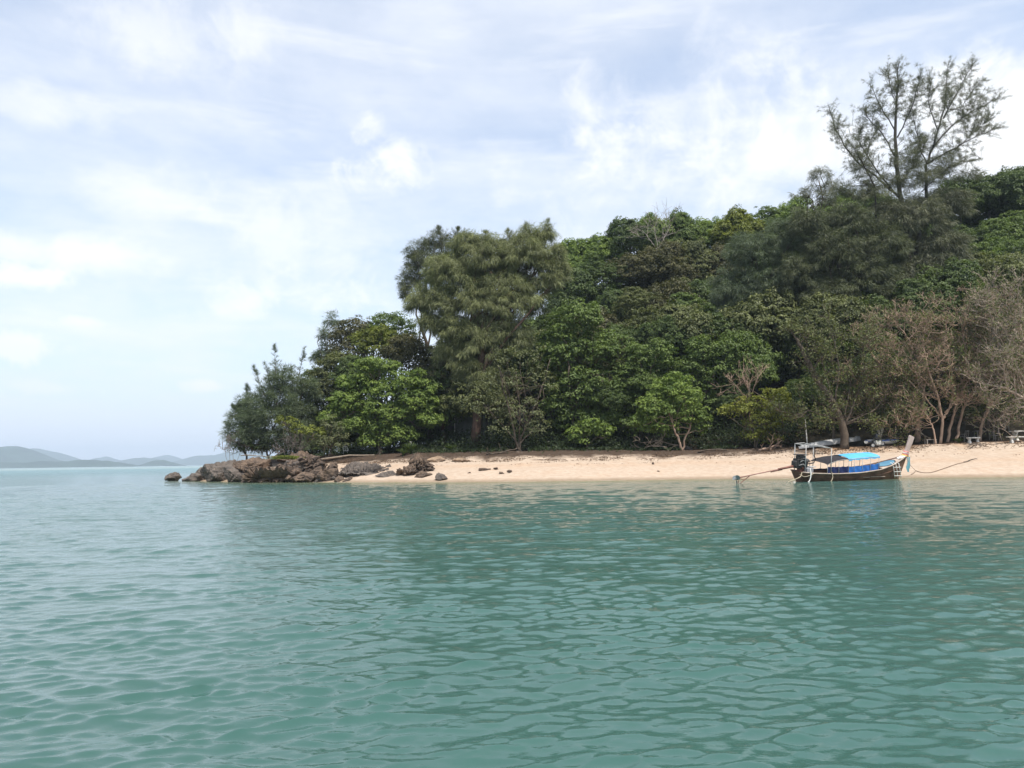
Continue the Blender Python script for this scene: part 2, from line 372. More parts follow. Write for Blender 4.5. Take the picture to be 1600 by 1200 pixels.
# ------------------------------------------------------------------ sea
def build_sea():
    th = np.concatenate([np.linspace(-46, 46, 581)[:-1], np.linspace(46, 314, 49)[:-1]]) * PI / 180
    rr = np.concatenate([np.geomspace(1.2, 2.8, 40)[:-1], np.geomspace(2.8, 80, 700), np.geomspace(80.6, 140, 50), np.geomspace(146, 12000, 46)])
    TH, RR = np.meshgrid(th, rr, indexing='ij')
    X0 = RR * np.sin(TH); Y0 = RR * np.cos(TH)
    dr = np.gradient(rr)[None, :]; dth = np.where(np.abs(TH) < R(45.9), R(92 / 580), R(268 / 48)) * RR
    r = np.random.default_rng(21)
    Z = np.zeros_like(X0); DX = np.zeros_like(X0); DY = np.zeros_like(X0)
    N = 96
    lam = np.geomspace(.05, 2.4, N)
    # crests lie mostly across the view and run a little up to the right
    main = R(96)
    for k in range(N):
        L = lam[k]; spread = R(20) if L > .6 else R(27)
        a = main + r.normal(0, spread)
        kk = 2 * PI / L; dxk, dyk = math.cos(a), math.sin(a)
        slope = (.066 if L < .12 else .090 if L < .24 else .052 if L < .45 else .024 if L < .9 else .013)
        A = slope / kk * r.uniform(.6, 1.4)
        eff = np.sqrt((dr * dyk) ** 2 + (dth * dxk) ** 2) + .35 * np.minimum(dr, dth)
        fade = np.clip((L / eff - 2.1) / 1.6, 0, 1)
        ph = kk * (X0 * dxk + Y0 * dyk) + r.uniform(0, 2 * PI)
        # groups of higher and lower waves
        if k % 8 == 0:
            gust = np.clip(.75 + 1.25 * fbm2(X0, Y0 * 1.6, 500 + k, 3, .55 / max(.35, L)), .08, 2.1)
        grp = gust
        Z += A * fade * grp * np.cos(ph)
        DX -= A * fade * grp * dxk * np.sin(ph); DY -= A * fade * grp * dyk * np.sin(ph)
    d = Y0 - shore_y(X0)
    calm = np.clip(-d / 5, .55, 1) * np.where(d > 0, .2, 1)
    lee = .80 + .20 * np.clip((-X0 - 4) / 12, -1, 1)            # sheltered behind the point, choppier on the open side
    Z *= calm * lee
    V = np.stack([X0 + DX * calm, Y0 + DY * calm, Z], -1).reshape(-1, 3)
    n, m = X0.shape
    i = np.arange(n)[:, None]; j = np.arange(m - 1)[None, :]; i2 = (i + 1) % n
    Q = np.stack([i * m + j, i * m + j + 1, i2 * m + j + 1, i2 * m + j], -1).reshape(-1, 4)
    # water depth: deep teal -> olive shallows over sand
    sh = np.clip(1 + d / 9.0, 0, 1)
    C = sh.reshape(-1)
    ma = bpy.data.materials.new('sea water'); ma.use_nodes = True; t = NT(ma.node_tree)
    a = t.n('ShaderNodeAttribute'); a.attribute_name = 'tint'
    oc = t.n('ShaderNodeTexCoord').outputs['Object']
    ox, oy, oz = t.sep(oc)
    p = t.n('ShaderNodeBsdfPrincipled'); o = t.n('ShaderNodeOutputMaterial')
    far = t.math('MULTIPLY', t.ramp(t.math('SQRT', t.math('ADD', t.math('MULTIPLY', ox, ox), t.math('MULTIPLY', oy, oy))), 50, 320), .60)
    df = t.n('ShaderNodeBsdfDiffuse'); df.inputs[0].default_value = (.150, .235, .262, 1); mx = t.n('ShaderNodeMixShader')  # flat tone stands in for dimmed sky reflection on far shadowed waves
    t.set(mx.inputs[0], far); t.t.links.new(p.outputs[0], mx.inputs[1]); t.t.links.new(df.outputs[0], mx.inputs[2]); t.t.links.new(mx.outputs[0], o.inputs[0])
    big = t.noise(t.comb(t.math('MULTIPLY', ox, .05), t.math('MULTIPLY', oy, .09), 0), 1.0, 4, .6)
    deep = t.mix(t.ramp(big, .3, .7), (.036, .090, .077, 1), (.044, .107, .094, 1))
    shal = t.mix(t.ramp(t.noise(oc, .5, 4, .6), .35, .65), (.115, .150, .075, 1), (.165, .175, .095, 1))
    c = t.mix(t.math('POWER', a.outputs['Fac'], 1.15), deep, shal)
    fo = t.noise(t.comb(t.math('MULTIPLY', ox, .9), t.math('MULTIPLY', oy, 2.2), 0), 1.6, 5, .65)
    edge = t.math('MULTIPLY', t.ramp(a.outputs['Fac'], .93, .985), t.ramp(fo, .45, .56))
    c = t.mix(t.math('MULTIPLY', edge, .8), c, (.70, .72, .70, 1))
    t.set(p.inputs['Base Color'], c)
    t.set(p.inputs['Roughness'], t.math('ADD', .04, t.math('MULTIPLY', t.ramp(t.math('SQRT', t.math('ADD', t.math('MULTIPLY', ox, ox), t.math('MULTIPLY', oy, oy))), 70, 500), .10))); p.inputs['IOR'].default_value = 1.333
    p.inputs['Specular IOR Level'].default_value = .5
    nz = t.noise(t.comb(t.math('MULTIPLY', ox, 1.0), t.math('MULTIPLY', oy, 1.7), oz), 2.6, 5, .58, .4)
    nz4 = t.noise(t.comb(t.math('MULTIPLY', ox, .04), t.math('MULTIPLY', oy, .035), 0), 3.0, 6, .7)
    nz3 = t.noise(t.comb(t.math('MULTIPLY', ox, .8), t.math('MULTIPLY', oy, 1.6), oz), 8.5, 4, .6, .6)
    nz2 = t.noise(t.comb(t.math('MULTIPLY', ox, .35), t.math('MULTIPLY', oy, .8), oz), 1.0, 4, .55, .3)
    b2 = t.n('ShaderNodeBump'); b2.inputs['Distance'].default_value = .055; b2.inputs['Strength'].default_value = 1.0
    cd = t.n('ShaderNodeCameraData').outputs['View Distance'] if False else None
    ln = t.math('SQRT', t.math('ADD', t.math('MULTIPLY', ox, ox), t.math('MULTIPLY', oy, oy)))
    offs = t.ramp(ln, 5, 40)                                    # beyond the modelled ripples the finer relief takes over
    t.set(b2.inputs['Height'], t.math('ADD', t.math('ADD', t.math('MULTIPLY', nz3, .06), t.math('MULTIPLY', nz4, t.math('MULTIPLY', t.ramp(ln, 90, 220), 26.0))), t.math('ADD', t.math('MULTIPLY', nz, t.math('ADD', .10, t.math('MULTIPLY', offs, 1.5))), t.math('MULTIPLY', nz2, t.math('MULTIPLY', offs, 2.4)))))
    t.t.links.new(b2.outputs[0], p.inputs['Normal'])
    o = link_mesh('sea', make_mesh('sea', V, Q, np.zeros((0, 3), int), C, True), ma)
    return tag(o, kind='structure')
build_sea()

# ------------------------------------------------------------------ far hills and the air
HILL_M = mat('far wooded hills', (.040, .070, .050), .95, (.03, .05, .04), .01, .05)
def far_hill(ridge, Y, base_py, seed, name='hill'):
    """ridge: photo profile of the crest; built as a real mound with depth"""
    Y = Y * 1.9
    pts = [at(px, py, Y) for px, py in ridge]
    xs = np.array([p[0] for p in pts]); zs = np.maximum(np.array([p[2] for p in pts]), 0)
    x = np.linspace(xs[0], xs[-1], 130); z = np.interp(x, xs, zs)
    k = np.ones(5) / 5; z = np.convolve(np.pad(z, 2, 'edge'), k, 'valid')
    z = z + fbm2(x, x * 0, seed, 4, .035) * np.clip(z / 14, 0, 1) * 5.0 + fbm2(x, x * 0, seed + 20, 3, .016) * np.clip(z / 20, 0, 1) * 7.0
    z = np.maximum(z, 0)
    t = np.linspace(-1, 1, 26); dep = max(zs) * 4 + 60
    P = np.zeros((130, 26, 3))
    for j, tt in enumerate(t):
        P[:, j, 0] = x; P[:, j, 1] = Y + tt * dep + 12 * fbm2(x, x * 0 + j, seed + 3, 2, .01)
        prof = max(0, 1 - abs(tt) ** 1.4)
        P[:, j, 2] = z * prof * (1 + .18 * fbm2(x, x * 0 + tt * 40, seed + 5, 3, .03) * (0 if abs(tt) < .02 else 1)) - .4
    m = MB(); m.grid(P); o = m.build(name, HILL_M, smooth=True)
    return tag(o, kind='structure')
far_hill([(-160, 722), (-90, 705), (-40, 702), (0, 698), (14, 696), (24, 699), (40, 708), (60, 716), (82, 722), (105, 728), (120, 732)], 2100, 732, 1)
far_hill([(-120, 712), (-20, 702), (20, 703), (30, 702), (40, 704), (50, 701), (62, 700), (72, 704), (85, 711), (100, 716), (112, 720), (130, 727), (150, 731)], 3100, 729, 2)
far_hill([(-60, 727), (-20, 724), (60, 722), (100, 720), (130, 718.5), (150, 718), (165, 719.5), (180, 722), (195, 725), (208, 729)], 1700, 729, 3)
far_hill([(140, 724), (152, 716), (165, 713.8), (178, 716), (190, 721), (202, 727)], 3500, 727, 4)
far_hill([(186, 727), (198, 718), (212, 715), (225, 713), (240, 716), (252, 721), (268, 724), (285, 729)], 3000, 727, 5)
far_hill([(232, 726), (244, 719), (254, 718.5), (262, 721), (270, 727)], 1900, 727, 6)
far_hill([(230, 722), (245, 713), (257, 710.5), (270, 713), (282, 719), (300, 724), (310, 727)], 3800, 727, 7)
far_hill([(276, 728), (290, 720), (305, 712), (315, 709.5), (325, 712), (335, 714), (345, 709), (360, 706), (400, 706), (440, 715), (470, 727)], 3300, 727, 8)

# haze: one closed box of air round the camera and the whole scene
hb = MB(); hb.box((0, 3400, 108), (17000, 11000, 220.0))
hm = bpy.data.materials.new('sea air'); hm.use_nodes = True; t = NT(hm.node_tree)
pv = t.n('ShaderNodeVolumePrincipled'); pv.inputs['Color'].default_value = (.70, .84, 1.0, 1); pv.inputs['Density'].default_value = .00018
pv.inputs['Anisotropy'].default_value = .0
o_ = t.n('ShaderNodeOutputMaterial'); t.t.links.new(pv.outputs[0], o_.inputs['Volume'])
haze = hb.build('haze', hm); tag(haze, kind='stuff')

# ------------------------------------------------------------------ rocks
ROCK = mat('sea rock', (.150, .106, .076), .9, (.048, .037, .031), 1.1, .25, bump=.10, bscale=5, dirt=(.215, .150, .105))
ROCK_G = mat('grey sea rock', (.130, .108, .092), .9, (.052, .045, .041), 1.0, .25, bump=.08, bscale=5, dirt=(.23, .18, .14))
ROCK_T = mat('tan rock', (.30, .215, .145), .9, (.15, .105, .075), 1.2, .25, bump=.08, bscale=5, dirt=(.36, .27, .19))
def rock(name, label, px, py, w_px, h_px, Y, m=None, seed=0, sub=4, dep=.8, jag=.28, pit=.1, peak=0, group=None, sink=.25, lean=0, cat='rock'):
    """rock whose outline is w_px by h_px photo pixels with its foot at pixel (px, py)"""
    b = hit(px, py) if Y is None else at(px, py, Y); Y = b[1]; s = Y / FPX; W = w_px * s / 2; H = h_px * s
    b = b + np.array([b[0], b[1], 0]) / math.hypot(b[0], b[1]) * W * dep * .8
    bm = bmesh.new(); bmesh.ops.create_icosphere(bm, subdivisions=sub, radius=1.0)
    off = Vector((seed * 13.7, seed * 7.1, seed * 3.3)); Hh = H / (2 - sink * 2); amp = jag * min(1.0, .35 + .35 * H) * .85
    pr = random.Random(seed * 31 + 5); planes = []
    for _ in range(16 if max(W, H) < 2.5 else 30):
        a_, z_ = pr.uniform(0, 2 * PI), pr.uniform(-1, 1); q_ = math.sqrt(1 - z_ * z_); planes.append((Vector((q_ * math.cos(a_), q_ * math.sin(a_), z_)), pr.uniform(.74, 1.02)))
    for v in bm.verts:
        n = v.co.normalized(); e = min(d_ / max(nn_.dot(n), .12) for nn_, d_ in planes)
        c = Vector((n.x * e * W, n.y * e * W * dep, n.z * e * Hh)); nn = Vector((n.x / W, n.y / (W * dep), n.z / Hh)).normalized()
        q = c * 1.0 + off; q.z *= .8
        big = mnoise.fractal(q * .55, .9, 2.1, 3)
        cell, pts = mnoise.voronoi(q * 1.15); edge = min(.22, cell[1] - cell[0]) / .22
        facet = mnoise.cell(pts[0] * 3.1) if False else mnoise.noise(pts[0] * 5.7)
        cell2, pts2 = mnoise.voronoi(q * 2.9); e2 = min(.2, cell2[1] - cell2[0]) / .2
        dsp = big * .55 + facet * .75 - (1 - edge) * .55 + mnoise.noise(pts2[0] * 6.1) * .34 - (1 - e2) * .28
        if pit: dsp += (mnoise.turbulence(q * 6.0, 3, True) - .5) * pit * .9
        c = c + nn * dsp * amp
        if peak and c.z > 0: k = max(.15, 1 - peak * c.z / Hh); c.x *= k; c.y *= k
        v.co = Vector((c.x + lean * max(0, c.z), c.y, c.z + Hh * (1 - sink * 2)))
    V = np.array([v.co[:] for v in bm.verts]); T = np.array([[v.index for v in f.verts] for f in bm.faces]); bm.free()
    # exact height of the outline
    V[:, 2] = np.where(V[:, 2] > 0, V[:, 2] * H / max(V[:, 2].max(), 1e-6), V[:, 2])
    V[:, 0] *= W / max(np.abs(V[:, 0]).max(), 1e-6)
    o = link_mesh(name, make_mesh(name, V, np.zeros((0, 4), int), T, None, False), m or ROCK, None, b)
    return tag(o, label, cat, group)

rock('rock_outcrop', 'long jagged brown rock outcrop rising from the sea at the tip of the point', 455, 753.5, 168, 33, None, ROCK, 1, 6, .65, 1.15, .5, 0, cat='rock outcrop', sink=.3)
def outcrop_blocks(core, n=120):
    r = random.Random(77); vr = []
    for k in range(n):
        f = r.uniform(-.97, .97); prof = (1 - abs(f) ** 2.4) ** .5 * (.72 + .28 * math.cos((f - .15) * 2.2)); lvl = r.uniform(0, 1) ** .9
        px = 455 + f * 88; front = hit(px, 753.2 + .6 * math.cos(f * 2)); s = front[1] / FPX; hgt = 43 * s * prof
        base = front + np.array([0, .25 + 1.9 * lvl + r.uniform(-.1, .3), hgt * lvl * .86 - .12]); sz = r.uniform(.20, .52) * (1.15 - .3 * lvl)
        planes = []
        for _ in range(13):
            a_, z_ = r.uniform(0, 2 * PI), r.uniform(-1, 1); q_ = math.sqrt(1 - z_ * z_); planes.append((Vector((q_ * math.cos(a_), q_ * math.sin(a_), z_)), r.uniform(.55, 1.0)))
        bm = bmesh.new(); bmesh.ops.create_icosphere(bm, subdivisions=3 if sz > .34 else 2, radius=1.0)
        rot = Matrix.Rotation(-.45 + r.uniform(-.25, .25), 3, 'Y') @ Matrix.Rotation(r.uniform(0, 6.3), 3, 'Z'); off = Vector((k * 3.3, 1.7, 9.1))
        sx, sy, szz = sz * r.uniform(1.0, 1.9), sz * r.uniform(.8, 1.3), sz * r.uniform(.55, 1.0)
        for v in bm.verts:
            q = v.co.normalized(); e = min(min(d_ / max(n_.dot(q), .15) for n_, d_ in planes), 1.25)
            c = Vector((q.x * e * sx, q.y * e * sy, q.z * e * szz)); c += q * (mnoise.fractal(c * 3.2 + off, .9, 2.1, 4) * .17 * min(1, sz * 2)); v.co = rot @ c
        me = make_mesh('rock_block', np.array([v.co[:] for v in bm.verts]), np.zeros((0, 4), int), np.array([[v.index for v in f_.verts] for f_ in bm.faces])); bm.free()
        o = link_mesh('rock_block', me, ROCK if r.random() < .7 else ROCK_G, core); o.location = tuple(base - np.array(core.location))
outcrop_blocks(bpy.data.objects['rock_outcrop'])
rock('rock_mound', 'reddish rocky mound on top of the jagged outcrop below the grey bush', 474, 726, 74, 23, 73, ROCK, 12, 5, .8, .8, .4, .3, cat='rock')
rock('boulder', 'lone low grey rock in the sea off the tip of the point', 271, 751.5, 29, 14, None, ROCK_G, 2, 4, .8, .22, .05)
rock('boulder', 'flat rock barely above water between the lone rock and the boulders', 290, 752, 14, 5, None, ROCK_G, 3, 3, .8, .25)
rock('boulder', 'small dark boulder at the outer end of the rocky point', 305, 752, 34, 13, None, ROCK_G, 4, 4, .8, .28)
rock('boulder', 'upright grey block leaning against the big pale topped boulder', 314, 751, 24, 21, None, ROCK_G, 5, 4, .8, .3, .05)
rock('boulder', 'big grey boulder with pale pinkish top on the rocky point', 346, 752, 66, 34, None, ROCK_G, 6, 5, .85, .26, .07)
rock('boulder', 'grey boulder at the waterline with a dark hollow beside the jagged outcrop', 372, 753.5, 54, 25, None, ROCK_G, 7, 5, .8, .32, .08)
rock('boulder', 'dark reddish block at the shoulder of the jagged outcrop', 388, 742, 52, 28, 72, ROCK, 8, 5, .8, .36, .12)
rock('boulder', 'low craggy brown rock at the landward foot of the outcrop', 512, 752, 40, 20, None, ROCK, 9, 4, .8, .36, .15)
rock('boulder', 'wave washed rock in front of the jagged outcrop', 420, 754, 46, 15, None, ROCK, 10, 4, .7, .34, .12)
rock('boulder', 'brown pitted rock at the middle foot of the outcrop', 474, 754, 50, 17, None, ROCK, 15, 4, .7, .36, .14)
rock('rock_shelf', 'flat dark rock shelf sloping to the sand behind the outcrop', 574, 741, 140, 21, None, ROCK_G, 13, 6, 1.0, .8, .4, cat='rock shelf', sink=.42)
rock('rock_shelf', 'thin reef of grey rock lying on the sand left of the peaked rock', 607, 744.5, 40, 9, None, ROCK_G, 14, 4, 1.0, .3, .1, cat='rock shelf', sink=.42)
rock('beach_rock', 'tall peaked brown rock standing on the sand', 654, 739, 54, 34, None, ROCK, 16, 5, .8, .75, .25, .72)
rock('beach_rock', 'broad craggy brown rock at the left foot of the peaked rock', 638, 744, 44, 18, None, ROCK, 17, 5, .8, .8, .3)
rock('beach_rock', 'low rubble rock at the right foot of the peaked rock', 660, 746, 32, 10, None, ROCK, 18, 4, .8, .34, .12)
rock('beach_rock', 'small dark domed rock at the waterline on the sand', 688, 749.5, 25, 11, None, ROCK_G, 19, 4, .8, .26, .1)
rock('beach_rock', 'tan rock lying behind the peaked rock under the trees', 682, 722, 32, 10, None, ROCK_T, 20, 4, .8, .28, .08)
rock('beach_rock', 'low tan ledge at the top of the sand right of the tan rock', 720, 722, 44, 7, None, ROCK_T, 23, 4, .9, .3, .08, sink=.42)
for k, (a, b_, c_, d_, l) in enumerate([(757, 735.5, 20, 4.5, 'widest flat dark stone on the open sand'), (775, 734, 9, 4, 'small dark stone right of the widest flat stone'),
                                  (784, 741, 9, 4, 'small dark stone nearest the water on the open sand'), (796, 738, 9, 4, 'farthest right of the small dark stones on the sand'),
                                  (1021, 725.5, 6, 4, 'lone dark lump on the sand below the forked tree'), (1029, 737, 5, 2, 'tiny grey pebble on the sand left of the propeller'),
                                  (733, 739.5, 6, 2, 'tiny dark stone left of the widest flat stone')]):
    rock('beach_stone', l, a, b_, c_, d_, None, ROCK, 30 + k, 3, .9, .3, .05, cat='stone', group='dark stones scattered on the sand')

# ------------------------------------------------------------------ plants
def unit(v): return v / np.maximum(np.linalg.norm(v, axis=-1, keepdims=True), 1e-9)
def add_leaves(mb, C, Nn, L, W, tint, r):
    n = len(C); Nn = unit(Nn)
    t = r.normal(size=(n, 3)); t -= Nn * (t * Nn).sum(1, keepdims=True); t = unit(t); b = np.cross(Nn, t)
    L = (np.full(n, L) if np.isscalar(L) else L) * r.uniform(.7, 1.3, n); Wd = L * W
    dr = -.18 * L[:, None] * np.array([0, 0, 1.0])
    V = np.stack([C - t * L[:, None] * .5, C + b * Wd[:, None] * .5 + Nn * .05 * L[:, None], C + t * L[:, None] * .5 + dr, C - b * Wd[:, None] * .5 + Nn * .05 * L[:, None]], 1).reshape(-1, 3)
    Q = np.arange(n * 4).reshape(-1, 4)
    mb.add(V, Q, None, np.repeat(tint, 4))

def leaf_crown(mb, lobes, clump_area, per, cr, leaf, r, lo=-.45, fill=.25, flat=.65, width=.5, shell=(.72, 1.06)):
    """clumps of leaves over the outer part of each lobe; lobes: (x,y,z,rx,ry,rz)"""
    lobes = np.asarray(lobes, float)
    for li, (cx, cy, cz, rx, ry, rz) in enumerate(lobes):
        area = 4 * PI * ((rx * ry) ** 1.6 + (rx * rz) ** 1.6 + (ry * rz) ** 1.6) ** (1 / 1.6) / 3 ** (1 / 1.6)
        n = max(5, int(area / clump_area))
        u = unit(r.normal(size=(n * 2, 3))); u = u[u[:, 2] > lo][:n]; n = len(u)
        rad = r.uniform(shell[0], shell[1], n) * (1 + .12 * np.sin(u[:, 0] * 5 + li) * np.cos(u[:, 1] * 4 + li * 2))
        C = np.array([cx, cy, cz]) + u * np.array([rx, ry, rz]) * rad[:, None]
        # drop clumps deep inside other lobes
        keep = np.ones(n, bool)
        for lj, q in enumerate(lobes):
            if lj != li: keep &= (((C - q[:3]) / q[3:]) ** 2).sum(1) > .55
        C = C[keep]; u = u[keep]; n = len(C)
        if n == 0: continue
        ct = np.clip(r.normal(.5, .2, n), 0, 1); crr = cr * r.uniform(.7, 1.35, n)
        m = per
        v = unit(r.normal(size=(n, m, 3))); v[..., 2] = np.where(v[..., 2] < -.3, -v[..., 2], v[..., 2])
        rr_ = r.uniform(.45, 1.0, (n, m, 1)) ** .6
        off = v * rr_ * crr[:, None, None] * np.array([1, 1, flat])
        P = (C[:, None, :] + off).reshape(-1, 3)
        Nn = (v * .8 + u[:, None, :] * .45 + np.array([0, 0, .55]) + r.normal(size=(n, m, 3)) * .38).reshape(-1, 3)
        tint = np.clip(np.repeat(ct, m) + r.normal(0, .17, n * m), 0, 1)
        add_leaves(mb, P, Nn, leaf, width, tint, r)
        if fill > 0:
            k = int(n * per * fill); uu = unit(r.normal(size=(k, 3))) * (r.uniform(.1, .8, (k, 1)) ** .5)
            P = np.array([cx, cy, cz]) + uu * np.array([rx, ry, rz])
            add_leaves(mb, P, r.normal(size=(k, 3)) + [0, 0, .4], leaf * 1.35, width, np.clip(r.normal(.3, .15, k), 0, 1), r)

def wander(a, b, n, amp, r, droop=0.0):
    a = np.asarray(a, float); b = np.asarray(b, float); s = np.linspace(0, 1, n)[:, None]
    P = a + (b - a) * s; L = np.linalg.norm(b - a)
    w_ = np.cumsum(r.normal(size=(n, 3)), 0); w_ -= w_[0] + (w_[-1] - w_[0]) * s
    P = P + w_ * amp * L / n * 1.6
    P[:, 2] += droop * L * np.sin(s[:, 0] * PI)
    return P

def add_limbs(mb, base, top, lobes, r0, r, fork=.35, sides=7, flare=True):
    trunk = wander(base, top, 9, .18, r); rad = np.linspace(r0, r0 * .45, 9)
    if flare: rad[0] *= 1.5; rad[1] *= 1.1
    mb.tube(trunk, rad, sides)
    for q in lobes:
        k = r.integers(int(9 * fork), 8); a = trunk[k]
        e = np.array(q[:3]) + np.array([0, 0, q[5] * .25])
        P = wander(a, e, 7, .22, r, .06); mb.tube(P, np.linspace(rad[k] * .6, .035, 7), 5)
        for _ in range(4):
            s_ = P[r.integers(2, 6)]; e2 = np.array(q[:3]) + unit(r.normal(size=3)) * np.array(q[3:]) * .8
            mb.tube(wander(s_, e2, 5, .25, r), np.linspace(.05, .015, 5), 4)

def lobe_px(lobes, Y):
    out = []
    for q in lobes:
        px, py, rx, rz = q[:4]; dy = q[4] if len(q) > 4 else 0.0
        c = at(px, py, Y + dy); s = (Y + dy) / FPX
        out.append((c[0], c[1], c[2], rx * s, min(rx, rz * 1.3) * s * .85, rz * s))
    return out

def foot(px, Y):
    p = at(px, 700, Y); return np.array([p[0], Y, gz(p[0], Y)])

def broadleaf(name, label, Y, bpx, lobes, lm, bark=BARK, seed=0, leaf=.24, cr=.55, per=34, area=.62, trunk=.22, group=None, cat='tree', lo=-.45, fill=.25, stems=None, width=.5, flat=.65, ht=.55):
    r = np.random.default_rng(1000 + seed)
    b = foot(bpx, Y); L = lobe_px(lobes, Y)
    root = thing(name, label, cat, b, group)
    c = np.mean([q[:3] for q in L], 0); zmax = max(q[2] for q in L)
    mb = MB()
    if stems:                                   # several stems drawn from the photo: list of pixel polylines with a radius
        for pts, r0 in stems:
            P = [b - [0, 0, .2] + r.normal(0, .05, 3) * [1, 1, 0]] + [at(x, y, Y + r.uniform(-.6, .6)) for x, y in pts]
            P = np.array(P); s = np.linspace(0, len(P) - 1, len(P) * 3); PP = np.stack([np.interp(s, range(len(P)), P[:, k]) for k in range(3)], 1)
            PP[1:-1] += r.normal(0, .035, (len(PP) - 2, 3))
            mb.tube(PP, np.linspace(r0, r0 * .3, len(PP)), 6)
            for _ in range(7):
                q = L[r.integers(len(L))]; k = r.integers(len(PP) // 2, len(PP) - 1)
                mb.tube(wander(PP[k], np.array(q[:3]) + unit(r.normal(size=3)) * np.array(q[3:]) * .75, 6, .25, r), np.linspace(r0 * .3, .012, 6), 4)
    else:
        add_limbs(mb, b - [0, 0, .3], [c[0] * .7 + b[0] * .3, c[1] * .6 + b[1] * .4, b[2] + (zmax - b[2]) * ht], L, trunk, r)
    mb.build('trunk', bark, root, b, True)
    cm = MB(); leaf_crown(cm, L, area, per, cr, leaf, r, lo, fill, flat, width)
    cm.build('crown', lm, root, b)
    return root

# --- casuarina sprays: thin needles hanging from the twig ends
def sprays(mb, C, out, rad, nb, ln, wd, r, droop=1.0, tint=None):
    n = len(C); out = unit(out)
    ct = np.clip(r.normal(.5, .2, n), 0, 1) if tint is None else tint
    rad = rad * r.uniform(.6, 1.35, n)
    v = unit(r.normal(size=(n, nb, 3))); q = r.uniform(.1, 1, (n, nb, 1)) ** .55
    off = v * q * rad[:, None, None] * np.array([1, 1, .55])
    off[..., 2] -= .28 * (off[..., 0] ** 2 + off[..., 1] ** 2) / rad[:, None]      # an umbrella that falls at its rim
    P = C[:, None, :] + off
    D = unit(v * .55 + out[:, None, :] * .45 + r.normal(size=(n, nb, 3)) * .38 - np.array([0, 0, droop]))
    Lb = ln * r.uniform(.55, 1.3, (n, nb, 1))
    tip = P + D * Lb; tip[..., 2] -= .10 * droop * Lb[..., 0]
    side = unit(np.cross(D, r.normal(size=(n, nb, 3)))) * wd * .5
    V = np.stack([P - side, P + side, tip], 2).reshape(-1, 3)
    T = np.arange(n * nb * 3).reshape(-1, 3)
    tn = np.clip(np.repeat(ct, nb) + r.normal(0, .15, n * nb), 0, 1)
    mb.add(V, None, T, np.repeat(tn, 3))

def lobe_points(lobes, area, r, lo=-.6, shell=(.65, 1.05)):
    Cs, us = [], []; lobes = np.asarray(lobes, float)
    for li, q in enumerate(lobes):
        rx, ry, rz = q[3:]; A = 4 * PI * ((rx * ry + rx * rz + ry * rz) / 3); n = max(4, int(A / area))
        u = unit(r.normal(size=(n * 2, 3))); u = u[u[:, 2] > lo][:n]
        C = q[:3] + u * q[3:] * r.uniform(shell[0], shell[1], (len(u), 1))
        keep = np.ones(len(u), bool)
        for lj, p in enumerate(lobes):
            if lj != li: keep &= (((C - p[:3]) / p[3:]) ** 2).sum(1) > .5
        Cs.append(C[keep]); us.append(u[keep])
    return np.concatenate(Cs), np.concatenate(us)

def casuarina(label, Y, bpx, lobes, lm, seed, rad=1.0, nb=120, ln=.75, wd=.07, area=2.0, droop=1.0, trunk=.3, bark=BARK, group=None, name='casuarina_tree', ht=.8, leaders=(), inner=.35):
    r = np.random.default_rng(2000 + seed)
    b = foot(bpx, Y); L = lobe_px(lobes, Y); root = thing(name, label, 'tree', b, group)
    c = np.mean([q[:3] for q in L], 0); zmax = max(q[2] + q[5] * .5 for q in L)
    mb = MB(); add_limbs(mb, b - [0, 0, .3], [c[0], c[1], b[2] + (zmax - b[2]) * ht], L, trunk, r, .3)
    cm = MB(); C, u = lobe_points(L, area, r)
    sprays(cm, C, u + [0, 0, .2], rad, nb, ln, wd, r, droop)
    if inner > 0:
        C2, u2 = lobe_points(L, area / inner, r, shell=(.2, .7)); sprays(cm, C2, u2, rad * 1.1, nb, ln, wd * 1.3, r, droop, np.clip(r.normal(.3, .1, len(C2)), 0, 1))
    for (x0, y0, x1, y1, wpx) in leaders:        # feathery upright leaders
        a = at(x0, y0, Y); e = at(x1, y1, Y); P = wander(a, e, 10, .06, r); mb.tube(P, np.linspace(.05, .012, 10), 4)
        k = 40; s = r.uniform(0, 1, k) ** .7; PP = np.stack([np.interp(s, np.linspace(0, 1, 10), P[:, q]) for q in range(3)], 1)
        th = r.uniform(0, 2 * PI, k); w_ = wpx * 1.35 * Y / FPX * (1.02 - s); dirs = np.stack([np.cos(th), np.sin(th), np.full(k, .75)], 1) * r.uniform(.6, 1.3, (k, 1))
        tips = PP + dirs * w_[:, None]
        for q in range(k):
            mb.tube(np.array([PP[q], tips[q]]), np.array([.018, .006]), 3, False)
            m = 6; f = r.uniform(.15, 1, (m, 1)); cc = PP[q] + (tips[q] - PP[q]) * f
            sprays(cm, cc, np.repeat(dirs[q:q + 1], m, 0), .10, 4, .32, .022, r, -.40)
    mb.build('trunk', bark, root, b, True); cm.build('crown', lm, root, b)
    return root

# --- leafless or thinly leaved branching
def branch_rec(mb, p, d, L, rad, depth, r, tips, up=.12, kink=.35, sides=5, kids=(2, 3), spread=.75):
    n = 4 if depth > 1 else 3; pts = [p]; dd = d
    for _ in range(n):
        dd = unit(dd + r.normal(0, kink, 3) * .5 + np.array([0, 0, up])); pts.append(pts[-1] + dd * L / n)
    rad = max(rad, .017); mb.tube(np.array(pts), np.linspace(rad, rad * .72, n + 1), sides if depth > 1 else 3, False)
    if depth == 0:
        tips.append((pts[-1], dd)); return
    for _ in range(r.integers(kids[0], kids[1] + 1)):
        k = r.integers(2, n + 1); nd = unit(dd + r.normal(0, spread, 3) * np.array([1, 1, .75]))
        branch_rec(mb, pts[k], nd, L * r.uniform(.6, .84), rad * .62, depth - 1, r, tips, up, kink, sides, kids, spread)
    tips.append((pts[-1], dd))

